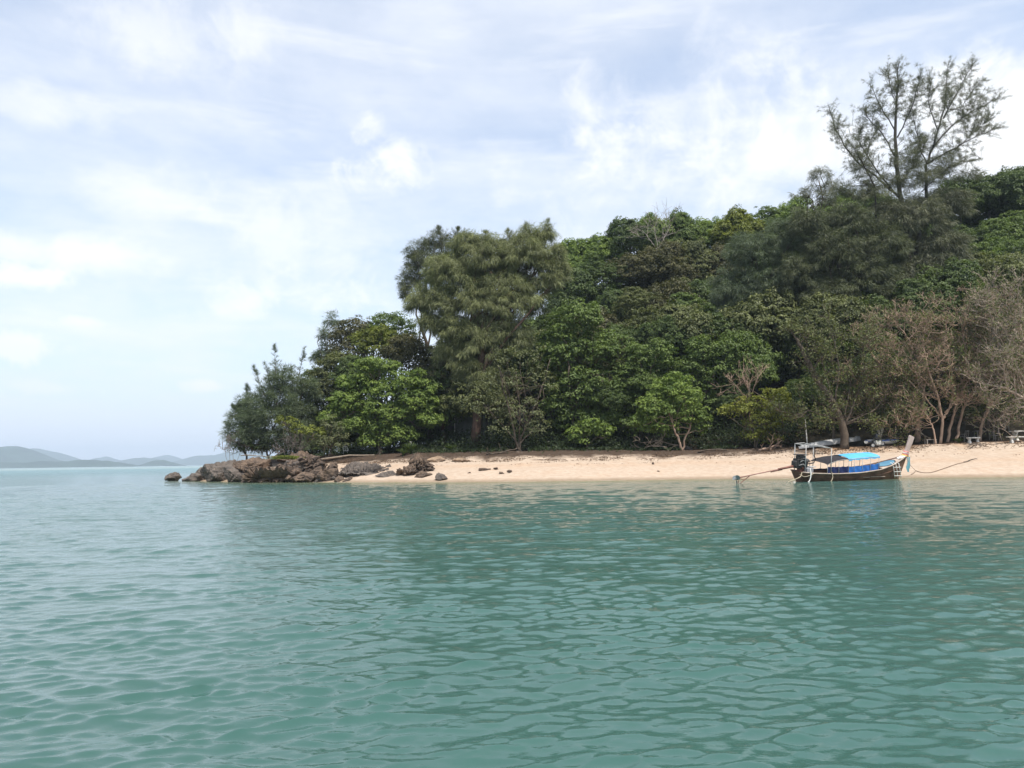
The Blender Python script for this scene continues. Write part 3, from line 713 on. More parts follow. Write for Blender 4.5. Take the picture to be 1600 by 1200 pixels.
def twig_tree(label, Y, bpx, stems, depth, bark, lm, seed, leaf_n=6, leaf=.2, twig=1.35, name='bare_tree', group=None, kids=(2, 3), spread=.75, r0=.13, cr=.35, side_every=1):
    """stems: pixel polylines [(x,y),...] (first point: where it leaves the ground)"""
    r = np.random.default_rng(3000 + seed); b = foot(bpx, Y); root = thing(name, label, 'tree', b, group)
    mb = MB(); tips = []
    for si, (pts, rr0) in enumerate(stems):
        dy = r.uniform(-.8, .8)
        P = np.array([at(x, y, Y + dy * (k / max(1, len(pts) - 1))) for k, (x, y) in enumerate(pts)])
        P[0, 2] = min(P[0, 2], gz(P[0, 0], P[0, 1]) - .1) if si == 0 or pts[0][1] > 670 else P[0, 2]
        s = np.linspace(0, len(P) - 1, len(P) * 4); PP = np.stack([np.interp(s, range(len(P)), P[:, k]) for k in range(3)], 1)
        PP[1:-1] += r.normal(0, .03, (len(PP) - 2, 3))
        rr0 *= .78; rad = np.linspace(rr0, rr0 * .3, len(PP)); mb.tube(PP, rad, 7)
        for k in range(len(PP) // 3, len(PP), side_every):
            dd = unit(PP[min(k + 1, len(PP) - 1)] - PP[k - 1]); nd = unit(dd * .8 + r.normal(0, .7, 3))
            branch_rec(mb, PP[k], nd, twig * r.uniform(.7, 1.3), min(rad[k] * .55, .05), depth, r, tips, kids=kids, spread=spread)
    mb.build('trunk', bark, root, b, True)
    if leaf_n > 0 and tips:
        cm = MB(); T = np.array([q[0] for q in tips]); D = np.array([q[1] for q in tips])
        sel = r.random(len(T)) < (.55 if leaf_n > 4 else .30); T = T[sel]; D = D[sel]; n = len(T)
        C = (T[:, None, :] + r.normal(0, cr * .6, (n, leaf_n, 3))).reshape(-1, 3)
        Nn = r.normal(0, .6, (n * leaf_n, 3)) + [0, -.2, .8]
        add_leaves(cm, C, Nn, leaf, .55, np.clip(np.repeat(r.normal(.5, .22, n), leaf_n) + r.normal(0, .15, n * leaf_n), 0, 1), r)
        cm.build('crown', lm, root, b)
    return root

# ---- left end of the island
casuarina('young feathery casuarina with two spiky tops on the rocky point', 80, 425, [(425, 640, 40, 45), (408, 672, 38, 28), (440, 602, 22, 36), (440, 670, 35, 30), (425, 694, 40, 14), (452, 696, 30, 14)], L_CASB, 1, .6, 90, .5, .05, 1.1, .15, .12,
          leaders=[(428, 625, 429, 538, 15), (432, 640, 412, 566, 13), (424, 640, 396, 572, 13), (436, 640, 444, 575, 12)], name='young_casuarina')
casuarina('low bushy casuarina overhanging the water at the far tip of the point', 81, 388, [(378, 655, 23, 22), (372, 680, 18, 20), (395, 640, 25, 25), (392, 684, 26, 17), (386, 697, 28, 10)], L_CASB, 2, .6, 90, .5, .05, 1.1, .3, .12, name='young_casuarina',
          leaders=[(392, 640, 385, 600, 12), (376, 650, 362, 632, 10)])
casuarina('young casuarina with one thin curved top right of the two spiky tops', 82, 466, [(466, 640, 24, 40), (480, 610, 20, 28), (460, 680, 24, 24)], L_CASB, 3, .6, 90, .5, .05, 1.1, .2, .12, name='young_casuarina',
          leaders=[(462, 620, 476, 542, 13), (458, 625, 455, 572, 10)])
casuarina('slim pale casuarina with tufted top standing alone against the sky', 92, 512, [(518, 500, 13, 13), (513, 522, 15, 14), (506, 545, 15, 13), (496, 556, 9, 8), (512, 562, 14, 12)], L_CASB, 4, .65, 60, .6, .055, 1.7, .5, .14, inner=.15)
D_ = dict
broadleaf('broadleaf_tree', 'dark round crown just right of the slim pale casuarina', 90, 552, [(553, 515, 30, 18), (535, 530, 22, 18), (570, 530, 30, 22), (545, 550, 34, 24)], L_BROWN, seed=1)
broadleaf('broadleaf_tree', 'green domed crown on the skyline left of the weeping casuarina', 90, 607, [(607, 508, 30, 20), (628, 520, 28, 24), (590, 525, 28, 20), (625, 550, 34, 26)], L_MID, seed=2)
broadleaf('broadleaf_tree', 'yellow green crown spreading below the green domed crown', 85, 590, [(595, 522, 30, 12), (570, 532, 28, 11), (612, 532, 26, 14), (590, 545, 36, 16)], L_LIME, seed=3)
broadleaf('broadleaf_tree', 'brownish olive crown above the big bright green tree', 83, 648, [(640, 560, 40, 34), (670, 575, 36, 34), (660, 610, 40, 34), (630, 545, 26, 20)], L_BROWN, seed=4)
broadleaf('broadleaf_tree', 'olive crown on the left slope below the slim pale casuarina', 85, 520, [(512, 585, 26, 22), (532, 572, 28, 22), (495, 605, 22, 26), (522, 610, 30, 26)], L_OLIVE, seed=5)
broadleaf('broadleaf_tree', 'dark leaning tree behind the young casuarinas', 86, 488, [(488, 610, 22, 34), (482, 650, 26, 34), (505, 650, 26, 36), (496, 590, 14, 18)], L_DARK, seed=6)
broadleaf('broadleaf_tree', 'big bright green tree with layered crown behind the rock shelf', 78, 592, [(588, 575, 38, 15), (556, 600, 28, 15), (636, 596, 38, 17), (600, 612, 38, 17), (538, 630, 26, 17), (582, 640, 34, 17), (650, 630, 36, 19), (616, 648, 34, 17), (560, 664, 30, 15), (672, 655, 20, 17), (602, 672, 30, 13), (634, 682, 24, 11), (586, 690, 28, 11), (520, 652, 16, 13), (668, 608, 18, 12)],
          L_BRIGHT, seed=7, area=.5, per=40, lo=-.55, flat=.7)
broadleaf('broadleaf_tree', 'dark tree filling the gap between bright tree and weeping casuarina', 80, 690, [(695, 600, 32, 36), (700, 640, 36, 30), (680, 655, 30, 22), (725, 625, 30, 30), (705, 575, 26, 24)], L_DARK, seed=8, bark=BARK_RED, trunk=.3)
broadleaf('shrub', 'bright lime shrub on top of the rocky mound', 76.5, 462, [(449, 662, 16, 10), (470, 674, 20, 12), (490, 680, 18, 12), (440, 658, 10, 7)], L_LIME, seed=9, leaf=.2, cr=.4, trunk=.06, cat='shrub', fill=.05)
broadleaf('shrub', 'grey green bush between the lime shrub and the dark shade', 77, 512, [(517, 668, 17, 18), (506, 690, 24, 16), (520, 692, 22, 16), (530, 678, 12, 14)], L_GREY, seed=10, leaf=.15, cr=.4, trunk=.06, cat='shrub')
broadleaf('shrub', 'low dark scrub under the young casuarinas on the rocky point', 79, 412, [(383, 699, 22, 10), (408, 698, 22, 11), (434, 698, 22, 11), (455, 697, 18, 11)], L_UNDER_SHADE, seed=30, leaf=.16, cr=.4, trunk=.05, cat='shrub')
for k_, (bx_, l_) in enumerate([(362, 'grey leafless bush on the seaward edge of the rocky point'), (454, 'pale leafless stems beside the lime shrub on the mound')]):
    twig_tree(l_, 79 if k_ == 0 else 76.5, bx_, [([(bx_, 712), (bx_ - 4, 700), (bx_ - 8, 688)], .03), ([(bx_ + 2, 712), (bx_ + 3, 698), (bx_ + 6, 684)], .03), ([(bx_ + 6, 712), (bx_ + 14, 700), (bx_ + 20, 690)], .03), ([(bx_ - 2, 712), (bx_ - 10, 704), (bx_ - 16, 698)], .025)],
              2, mat('grey twigs', (.20, .17, .15), .9), None, 20 + k_, 0, twig=.6, name='bare_bush')
casuarina('large weeping olive casuarina towering over the middle of the beach', 78, 742, [(762, 402, 50, 36), (705, 425, 42, 34), (822, 395, 42, 36), (742, 468, 62, 42), (800, 468, 54, 46), (690, 468, 30, 32), (745, 535, 50, 42), (792, 525, 36, 38), (852, 430, 28, 42), (708, 515, 34, 34), (735, 385, 30, 26), (745, 585, 34, 30), (852, 364, 12, 20), (828, 366, 14, 16), (800, 378, 16, 14), (868, 400, 16, 24), (880, 430, 10, 26), (652, 470, 16, 26), (765, 440, 40, 34, 1.5), (800, 430, 34, 34, 1.5), (730, 430, 34, 34, 2), (770, 500, 44, 34, 1.5), (672, 500, 18, 22), (700, 555, 22, 26)],
          L_CAS, 5, .62, 110, .55, .042, .80, .85, .42, BARK_RED, name='weeping_casuarina', leaders=[(850, 400, 856, 342, 22), (828, 390, 822, 348, 20), (800, 395, 794, 358, 18), (764, 390, 758, 362, 16)])
casuarina('dark casuarina with ragged edge behind the large weeping one', 84, 672, [(668, 408, 32, 30), (692, 380, 32, 20), (645, 440, 24, 30), (652, 396, 20, 18), (690, 420, 30, 34), (640, 462, 14, 12)], L_CASD, 6, .55, 80, .42, .040, .75, .4, .3,
          name='weeping_casuarina', leaders=[(690, 380, 684, 354, 16), (712, 382, 716, 356, 16)])
# ---- middle
broadleaf('broadleaf_tree', 'thin leaved greyish tree with several stems on a root mound', 73.5, 812, [(782, 598, 34, 28), (803, 562, 30, 20), (762, 640, 32, 26), (815, 648, 32, 28), (740, 640, 20, 16), (842, 602, 26, 26), (836, 556, 18, 22), (790, 670, 30, 18), (838, 672, 22, 16)], L_GREY, seed=11, leaf=.2, cr=.5, per=17, area=.8, fill=.12, group=None,
          stems=[([(806, 690), (798, 650), (785, 600), (778, 570)], .13), ([(812, 688), (828, 650), (846, 610), (860, 560)], .12), ([(808, 690), (780, 660), (755, 630)], .09), ([(814, 690), (836, 668), (850, 655)], .09), ([(811, 688), (812, 640), (806, 580)], .1)])
broadleaf('broadleaf_tree', 'tall dark olive broad-leaved tree right of the thin greyish tree', 76.5, 905, [(905, 500, 38, 30), (880, 556, 38, 40), (932, 552, 38, 40), (902, 612, 48, 40), (946, 618, 34, 40), (872, 632, 26, 36), (905, 660, 42, 24), (938, 662, 32, 24), (880, 520, 26, 30)], L_MID, seed=12, leaf=.28, cr=.6, area=.7)
broadleaf('shrub', 'bright green low shrub hanging over the sand below the dark olive tree', 73.5, 915, [(900, 680, 17, 11), (922, 670, 18, 14), (945, 675, 14, 13), (912, 690, 12, 6)], L_BRIGHT, seed=13, leaf=.24, cr=.45, trunk=.07, cat='shrub')
broadleaf('broadleaf_tree', 'fresh green crown between dark olive tree and small forked tree', 76, 1000, [(1000, 562, 30, 26), (1030, 558, 26, 24), (985, 598, 28, 30), (1008, 632, 28, 28), (975, 640, 22, 26), (985, 665, 24, 20)], L_MID, seed=14)
broadleaf('broadleaf_tree', 'small bright green tree with forked pale trunk at the sand edge', 72.5, 1066, [(1045, 612, 28, 24), (1020, 640, 26, 21), (1070, 628, 28, 26), (1008, 660, 20, 18), (1050, 652, 36, 18), (1086, 652, 22, 20), (1036, 670, 26, 11), (1095, 672, 12, 9), (1060, 600, 20, 16)], L_BRIGHT, seed=15, leaf=.25, cr=.5, lo=-.35,
          stems=[([(1062, 690), (1054, 672), (1044, 640)], .14), ([(1069, 690), (1078, 668), (1084, 640)], .12)], bark=TWIG)
broadleaf('broadleaf_tree', 'pointed dark green crown behind the small forked tree', 77, 1095, [(1095, 552, 26, 26), (1075, 588, 30, 28), (1120, 588, 28, 32), (1092, 620, 30, 28), (1130, 560, 22, 24)], L_MID, seed=16)
broadleaf('broadleaf_tree', 'yellowing shrubby tree left of the boat engine', 71, 1180, [(1168, 638, 30, 18), (1212, 626, 24, 24), (1138, 644, 20, 11), (1190, 660, 30, 20), (1216, 652, 20, 20), (1178, 682, 22, 12), (1200, 684, 22, 12), (1230, 640, 10, 16)], L_YELLOW, seed=17, leaf=.21, cr=.45, per=28,
          stems=[([(1180, 690), (1176, 660), (1168, 625), (1172, 600)], .13), ([(1196, 697), (1214, 690), (1225, 677), (1222, 655)], .09), ([(1180, 690), (1160, 665), (1135, 648)], .07), ([(1184, 690), (1200, 650), (1210, 610)], .08)])
twig_tree('bare twiggy top rising behind the yellowing shrubby tree', 73, 1172, [([(1172, 700), (1172, 640), (1170, 610), (1160, 588)], .09), ([(1172, 620), (1180, 600), (1188, 582)], .06), ([(1170, 625), (1152, 605), (1145, 600)], .05)], 2, TWIG, None, 3, 0, twig=1.0)
twig_tree('pale dead crown on the skyline of the hill', 104, 1030, [([(1030, 420), (1028, 385), (1022, 355)], .1), ([(1028, 390), (1042, 365), (1048, 352)], .08), ([(1028, 392), (1012, 370), (1004, 360)], .08)], 2, mat('weathered grey twigs', (.34, .29, .25), .9), None, 4, 0, twig=1.7)
# ---- casuarinas on the right
casuarina('blue green casuarina mass in front of the hill, left of the tall sparse one', 84, 1190, [(1180, 395, 48, 34), (1150, 455, 40, 40), (1205, 445, 52, 44), (1170, 505, 40, 32), (1228, 375, 36, 36), (1215, 500, 40, 34), (1140, 490, 26, 26)], L_CASB, 7, .62, 105, .48, .042, .85, .6, .35)
casuarina('dark drooping casuarina with pale dead limbs left of the tall sparse one', 81, 1335, [(1300, 395, 50, 40), (1350, 440, 54, 44), (1288, 470, 50, 40), (1378, 385, 44, 40), (1262, 350, 32, 26), (1325, 345, 36, 28), (1310, 500, 40, 30), (1370, 490, 44, 34), (1250, 430, 34, 40)], L_CASD, 8, .62, 105, .5, .042, .8, .7, .38)
casuarina('slender sparse casuarina with drooping top left of the tallest tree', 90, 1285, [(1282, 276, 18, 16), (1292, 300, 18, 16), (1270, 300, 18, 12), (1300, 295, 14, 14), (1250, 302, 16, 6), (1288, 315, 16, 10)], L_CASS, 9, .45, 44, .5, .032, .55, .7, .14, inner=0, ht=.95)

def tall_casuarina():
    Y = 82; r = np.random.default_rng(77); b = foot(1425, Y)
    root = thing('casuarina_tree', 'tallest casuarina with sparse see-through crown rising high above the forest', 'tree', b)
    mb = MB(); cm = MB()
    L = lobe_px([(1440, 345, 42, 36), (1470, 395, 44, 44), (1425, 440, 44, 40), (1482, 320, 30, 30), (1450, 480, 40, 30), (1395, 345, 36, 30), (1490, 440, 34, 40)], Y)
    C, u = lobe_points(L, 1.15, r); sprays(cm, C, u + [0, 0, .2], .75, 120, .55, .05, r, .7)
    Lw = lobe_px([(1360, 300, 34, 26), (1400, 285, 36, 30), (1440, 280, 34, 34), (1345, 262, 22, 20), (1475, 262, 30, 26), (1420, 250, 26, 26), (1505, 272, 30, 16), (1385, 318, 40, 22), (1430, 312, 50, 24), (1318, 300, 30, 24)], Y)
    C, u = lobe_points(Lw, 1.0, r, shell=(.1, 1.15)); sprays(cm, C, u + [0, 0, .3], .55, 64, .5, .034, r, .35)
    C2, u2 = lobe_points(L, 5.0, r, shell=(.2, .7)); sprays(cm, C2, u2, .9, 130, .6, .07, r, .9, np.full(len(C2), .3))
    limbs = [([(1425, 690), (1424, 500), (1418, 364), (1407, 312), (1402, 256), (1399, 200), (1402, 150), (1404, 100)], .42, .04, 0.),
             ([(1404, 308), (1369, 277), (1330, 245), (1309, 210), (1294, 165)], .13, .03, 1.), ([(1369, 340), (1366, 290), (1345, 250), (1330, 225)], .10, .02, -1.),
             ([(1407, 312), (1380, 280), (1352, 240), (1340, 215), (1346, 200)], .10, .02, .5),
             ([(1430, 400), (1446, 310), (1448, 256), (1460, 221), (1477, 165), (1481, 100)], .22, .03, 1.5), ([(1449, 256), (1484, 235), (1523, 214), (1562, 198)], .10, .02, -1.),
             ([(1458, 228), (1495, 190), (1523, 172), (1560, 154)], .09, .02, .5), ([(1474, 185), (1495, 147), (1508, 120), (1520, 100)], .08, .02, 1.),
             ([(1399, 205), (1380, 172), (1358, 130)], .07, .02, -.6), ([(1402, 250), (1378, 208), (1355, 182), (1350, 170)], .08, .02, .8), ([(1402, 215), (1424, 170), (1440, 112)], .08, .02, -.8),
             ([(1448, 256), (1430, 200), (1424, 160)], .06, .02, .9), ([(1466, 205), (1450, 160), (1455, 130)], .06, .02, -.5), ([(1495, 230), (1530, 200), (1552, 178)], .05, .015, .7), ([(1402, 170), (1390, 130), (1384, 108)], .05, .015, .3),
             ([(1480, 170), (1500, 170), (1530, 130)], .05, .015, .3), ([(1440, 300), (1480, 262), (1520, 250)], .06, .015, -.9), ([(1404, 290), (1430, 250), (1436, 215)], .06, .015, .6), ([(1350, 260), (1360, 220), (1372, 200)], .05, .015, .4)]
    for pts, r0, r1, dy in limbs:
        P = np.array([at(x, y, Y + dy * k / (len(pts) - 1) * 2.2) for k, (x, y) in enumerate(pts)])
        if pts[0][1] > 600: P[0] = b - [0, 0, .3]
        s = np.linspace(0, len(P) - 1, len(P) * 4); PP = np.stack([np.interp(s, range(len(P)), P[:, k]) for k in range(3)], 1); PP[1:] += r.normal(0, .05, (len(PP) - 1, 3))
        mb.tube(PP, np.linspace(r0, r1, len(PP)), 7)
        k0 = 0 if r0 < .2 else (len(PP) * 5 // 8 if r0 > .3 else len(PP) // 3)
        seg = np.linalg.norm(np.diff(PP[k0:], axis=0), axis=1).sum(); m = int(seg * 6)
        for q in range(m):
            f = r.uniform(k0 + (len(PP) - k0) * .22, len(PP) - 1); a = np.array([np.interp(f, range(len(PP)), PP[:, k]) for k in range(3)])
            tang = unit(PP[min(int(f) + 1, len(PP) - 1)] - PP[max(int(f) - 1, 0)])
            d = unit(tang * .75 + r.normal(0, .75, 3) + np.array([0, 0, .30])); ln = r.uniform(.5, 1.5)
            e = a + d * ln; mid = (a + e) / 2 + np.array([0, 0, -.05]); mb.tube(np.array([a, mid, e]), np.array([.022, .015, .006]), 3, False)
            ff = r.uniform(.25, 1.1, (9, 1)); cc = a + (e - a) * ff
            sprays(cm, cc, np.repeat(d[None], 9, 0), .13, 5, .34, .024, r, .05)
    nodes = np.concatenate(mb.V)
    Lf = lobe_px([(1404, 135, 34, 44), (1440, 130, 26, 34), (1482, 150, 42, 50), (1350, 232, 40, 36), (1312, 195, 24, 34), (1520, 185, 44, 34), (1440, 220, 50, 46), (1395, 245, 42, 36), (1532, 150, 30, 32), (1370, 170, 24, 36), (1460, 270, 50, 26), (1345, 285, 40, 24), (1500, 240, 40, 22)], Y)
    C, u = lobe_points(Lf, 1.0, r, lo=-1, shell=(.15, 1.1))
    for c in C:
        k = np.argmin(((nodes - c + [0, 0, .5]) ** 2).sum(1)); a = nodes[k]; mid = (a * .45 + c * .55) + r.normal(0, .08, 3)
        if np.linalg.norm(c - a) > 3.6: continue
        mb.tube(np.array([a, mid, c]), np.array([.020, .013, .006]), 3, False)
        f = r.uniform(.25, 1.05, (7, 1)); cc = mid + (c - mid) * f; d = unit(c - a + [0, 0, .3])
        sprays(cm, cc, np.repeat(d[None], 7, 0), .15, 6, .34, .024, r, .0)
    mb.build('trunk', BARK_DARK, root, b, True); cm.build('crown', L_CASS, root, b)
tall_casuarina()
# dead limbs seen in the dark casuarina
for k_, (pts_, l_) in enumerate([([(1258, 470), (1250, 445), (1240, 430)], 'short pale dead limb low in the dark drooping casuarina'), ([(1255, 460), (1245, 440), (1238, 418)], 'long pale dead limb leaning in the dark drooping casuarina')]):
    pass

# ---- trees of the slope: five crowns shared by many trees
def make_crowns():
    out = []
    for k in range(6):
        r = np.random.default_rng(400 + k); lobes = [(0, 0, .4, 3.0, 3.0, 2.6)]
        for q in range(8):
            a = q / 8 * 2 * PI + r.uniform(-.3, .3); lobes.append((2.6 * math.cos(a), 2.6 * math.sin(a), r.uniform(-1.6, 1.0), r.uniform(1.5, 2.3), r.uniform(1.5, 2.3), r.uniform(1.2, 1.9)))
        for q in range(4):
            a = r.uniform(0, 2 * PI); lobes.append((1.4 * math.cos(a), 1.4 * math.sin(a), r.uniform(1.6, 2.6), r.uniform(1.2, 1.8), r.uniform(1.2, 1.8), r.uniform(1.0, 1.5)))
        mb = MB(); leaf_crown(mb, lobes, .72, 36, (.42, .55, .65)[k % 3], (.22, .27, .32)[k % 3], r, -.5, .25, (.5, .65, .8)[k % 3], .5)
        me = make_mesh('slope crown', np.concatenate(mb.V), np.concatenate(mb.Q), np.zeros((0, 3), int), np.concatenate(mb.C)); me.materials.append(L_MID)
        tb = MB(); add_limbs(tb, (0, 0, -1.02), (0, 0, 0.0), [], .06, r); 
        out.append(me)
    tb = MB(); P = wander((0, 0, 0), (0, 0, 1), 8, .02, np.random.default_rng(5)); P[:, :2] *= 8; tb.tube(P, np.linspace(.28, .14, 8), 7)
    tm = make_mesh('slope trunk', np.concatenate(tb.V), np.concatenate(tb.Q), np.concatenate(tb.T), np.concatenate(tb.C), True); tm.materials.append(BARK_DARK)
    return out, tm
CROWNS, TRUNKM = make_crowns()
hr = np.random.default_rng(88)
GROUP_SLOPE = 'broad-leaved trees covering the slope'
def slope_tree(px, py, rpx, Y, lm, label, rz=.95, v=None, group=GROUP_SLOPE):
    c = at(px, py + 6, Y); rad = rpx * 1.22 * Y / FPX; b = np.array([c[0], c[1], gz(c[0], c[1])])
    root = thing('broadleaf_tree', label, 'tree', b, group)
    o = link_mesh('crown', CROWNS[hr.integers(6) if v is None else v], lm, root); s = rad / 4.4
    o.location = (0, 0, c[2] - b[2]); o.scale = (s, s, s * rz / .82); o.rotation_euler = (hr.normal(0, .12), hr.normal(0, .12), hr.uniform(0, 6.28))
    t_ = link_mesh('trunk', TRUNKM, None, root); h = max(c[2] - b[2] + .3, 1.0); t_.location = (0, 0, -.4); t_.scale = (max(.6, s), max(.6, s), h)
MATW = {'d': L_DARK, 'm': L_MID, 'o': L_OLIVE, 'n': L_BROWN, 'b': L_BRIGHT, 'l': L_LIME}
WORD = {'d': 'dark', 'm': 'green', 'o': 'olive', 'n': 'brownish', 'b': 'bright', 'l': 'yellowish'}
ROWS = [
    # skyline
    (112, 'on the skyline', [(902, 408, 36, 'b', 'beside the top of the weeping casuarina'), (942, 400, 34, 'b', 'left of the highest dark crown'), (985, 378, 40, 'd', 'forming the left shoulder of the hill'), (1018, 366, 32, 'b', 'left of the pale dead crown'),
      (1060, 368, 36, 'm', 'right of the pale dead crown'), (1105, 372, 34, 'b', 'at the middle of the hill crest'), (1150, 364, 36, 'l', 'where the crest meets the blue green casuarina'), (1192, 352, 34, 'm', 'above the blue green casuarina'),
      (1240, 345, 36, 'b', 'left of the slender sparse casuarina'), (1310, 340, 38, 'b', 'right of the slender sparse casuarina'), (1365, 335, 36, 'm', 'left of the tallest trunk')]),
    (100, 'on the skyline', [(1500, 318, 40, 'd', 'under the right branches of the tallest casuarina'), (1545, 312, 40, 'd', 'left of the frame edge crown'), (1592, 305, 44, 'd', 'at the right edge of the picture'), (1640, 300, 44, 'm', 'just beyond the right edge')]),
    (101, 'high on the slope', [(895, 462, 40, 'd', 'behind the right flank of the weeping casuarina'), (940, 442, 40, 'd', 'under the left shoulder of the hill'), (985, 432, 38, 'n', 'below the highest dark crown'), (1030, 420, 42, 'n', 'directly below the pale dead crown'),
      (1078, 415, 40, 'o', 'below the middle of the crest'), (1120, 420, 36, 'n', 'left of the top of the blue green casuarina'), (1240, 410, 40, 'd', 'behind the blue green casuarina')]),
    (92, 'high on the slope', [(1520, 392, 42, 'd', 'right of the tallest trunk'), (1565, 378, 42, 'm', 'below the right skyline crowns'), (1612, 370, 46, 'm', 'at the right edge of the picture')]),
    (92, 'halfway up the slope', [(870, 520, 38, 'd', 'above the thin greyish tree'), (958, 490, 38, 'd', 'right of the tall dark olive tree top'), (1000, 484, 38, 'o', 'above the fresh green crown'), (1045, 478, 40, 'n', 'in the centre of the slope'), (1092, 480, 40, 'd', 'above the pointed dark crown'),
      (1130, 525, 34, 'd', 'at the foot of the blue green casuarina')]),
    (85, 'halfway up the slope', [(1500, 448, 40, 'm', 'right of the tallest trunk'), (1545, 440, 42, 'm', 'above the bare twiggy trees'), (1592, 432, 46, 'd', 'at the right edge of the picture'), (1420, 500, 40, 'd', 'below the tallest casuarina')]),
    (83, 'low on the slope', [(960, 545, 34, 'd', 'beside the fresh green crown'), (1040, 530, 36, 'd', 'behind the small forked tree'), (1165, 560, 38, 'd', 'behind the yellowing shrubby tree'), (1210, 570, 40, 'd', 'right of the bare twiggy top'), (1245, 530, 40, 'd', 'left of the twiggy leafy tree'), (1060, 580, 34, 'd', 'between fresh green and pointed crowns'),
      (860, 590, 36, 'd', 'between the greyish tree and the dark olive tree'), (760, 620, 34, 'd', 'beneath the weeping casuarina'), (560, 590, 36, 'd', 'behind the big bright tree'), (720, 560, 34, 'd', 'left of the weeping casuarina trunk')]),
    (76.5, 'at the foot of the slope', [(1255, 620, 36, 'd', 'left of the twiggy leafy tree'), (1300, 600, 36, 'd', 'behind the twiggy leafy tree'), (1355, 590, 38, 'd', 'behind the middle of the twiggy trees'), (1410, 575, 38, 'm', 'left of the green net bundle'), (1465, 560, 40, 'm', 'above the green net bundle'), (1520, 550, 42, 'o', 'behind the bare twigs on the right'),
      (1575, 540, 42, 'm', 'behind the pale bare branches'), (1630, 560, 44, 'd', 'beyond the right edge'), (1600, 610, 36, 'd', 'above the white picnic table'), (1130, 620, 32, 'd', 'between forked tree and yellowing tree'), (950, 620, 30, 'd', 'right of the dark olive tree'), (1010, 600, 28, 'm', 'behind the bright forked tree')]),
    (86, 'on the left slope', [(500, 665, 28, 'd', 'in the shade behind the grey green bush'), (545, 640, 34, 'd', 'left behind the big bright tree'), (655, 660, 30, 'd', 'in the gap right of the big bright tree')]),
]
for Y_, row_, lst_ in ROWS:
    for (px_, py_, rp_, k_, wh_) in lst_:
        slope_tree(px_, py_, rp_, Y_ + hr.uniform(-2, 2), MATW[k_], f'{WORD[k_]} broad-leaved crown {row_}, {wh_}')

# crowns half hidden between them fill the wood
LAND = [(760, 'behind the weeping casuarina trunk'), (830, 'right of the weeping casuarina trunk'), (900, 'above the thin greyish tree'), (960, 'behind the dark olive tree'), (1020, 'behind the fresh green crown'),
        (1085, 'above the small forked tree'), (1150, 'above the pointed dark crown'), (1220, 'above the yellowing tree'), (1300, 'above the long white canoe'), (1380, 'above the blue catamaran'),
        (1450, 'above the hammock'), (1520, 'above the green net'), (1600, 'above the white picnic table'), (9999, 'beyond the white picnic table')]
RANK = {81: 'lowest', 87: 'low', 93: 'middle', 99: 'upper', 105: 'high', 111: 'topmost'}
def landmark(px): return next(t for lim, t in LAND if px < lim)
for Y_ in (81, 87, 93, 99, 105, 111):
    for px_ in range(700, 1700, 46):
        q = at(px_ + hr.uniform(-16, 16), 600, Y_ + hr.uniform(-2.5, 2.5)); g_ = gz(q[0], q[1])
        if q[0] < 2 and Y_ > 99: continue
        rad_ = hr.uniform(3.6, 4.8); cz_ = g_ + hr.uniform(5.0, 7.0)
        mk_ = ['dark', 'deep green', 'mid green', 'olive', 'brownish'][hr.integers(5)]
        root = thing('broadleaf_tree', f'half hidden {mk_} crown, {RANK[Y_]} rank of slope, {landmark(px_)}', 'tree', (q[0], q[1], g_), 'half hidden trees of the slope')
        o = link_mesh('crown', CROWNS[hr.integers(6)], {'dark': L_DARK, 'deep green': L_DARK, 'mid green': L_MID, 'olive': L_OLIVE, 'brownish': L_BROWN}[mk_], root); o.location = (0, 0, cz_ - g_); s_ = rad_ / 4.4
        o.scale = (s_, s_, s_ * 1.15); o.rotation_euler = (0, 0, hr.uniform(0, 6.28))
        t_ = link_mesh('trunk', TRUNKM, None, root); t_.location = (0, 0, -.4); t_.scale = (.7, .7, cz_ - g_ + .6)

hr_ = np.random.default_rng(321)                  # the wood goes on past the right edge of the picture
for Y_ in (72, 78, 86, 96):
    for px_ in range(1690 if Y_ > 80 else 1730, 2060, 58):
        q = at(px_ + hr_.uniform(-16, 16), 600, Y_ + hr_.uniform(-2.5, 2.5)); g_ = gz(q[0], q[1]); rad_ = hr_.uniform(3.8, 4.8); cz_ = g_ + hr_.uniform(4.2, 6.5)
        root = thing('broadleaf_tree', 'broad-leaved tree of the wood standing past the white picnic table', 'tree', (q[0], q[1], g_), 'trees of the wood past the picnic table')
        o = link_mesh('crown', CROWNS[hr_.integers(6)], [L_DARK, L_MID, L_OLIVE][hr_.integers(3)], root); o.location = (0, 0, cz_ - g_); s_ = rad_ / 4.4
        o.scale = (s_, s_, s_ * 1.15); o.rotation_euler = (0, 0, hr_.uniform(0, 6.28))
        t_ = link_mesh('trunk', TRUNKM, None, root); t_.location = (0, 0, -.4); t_.scale = (.7, .7, cz_ - g_ + .6)
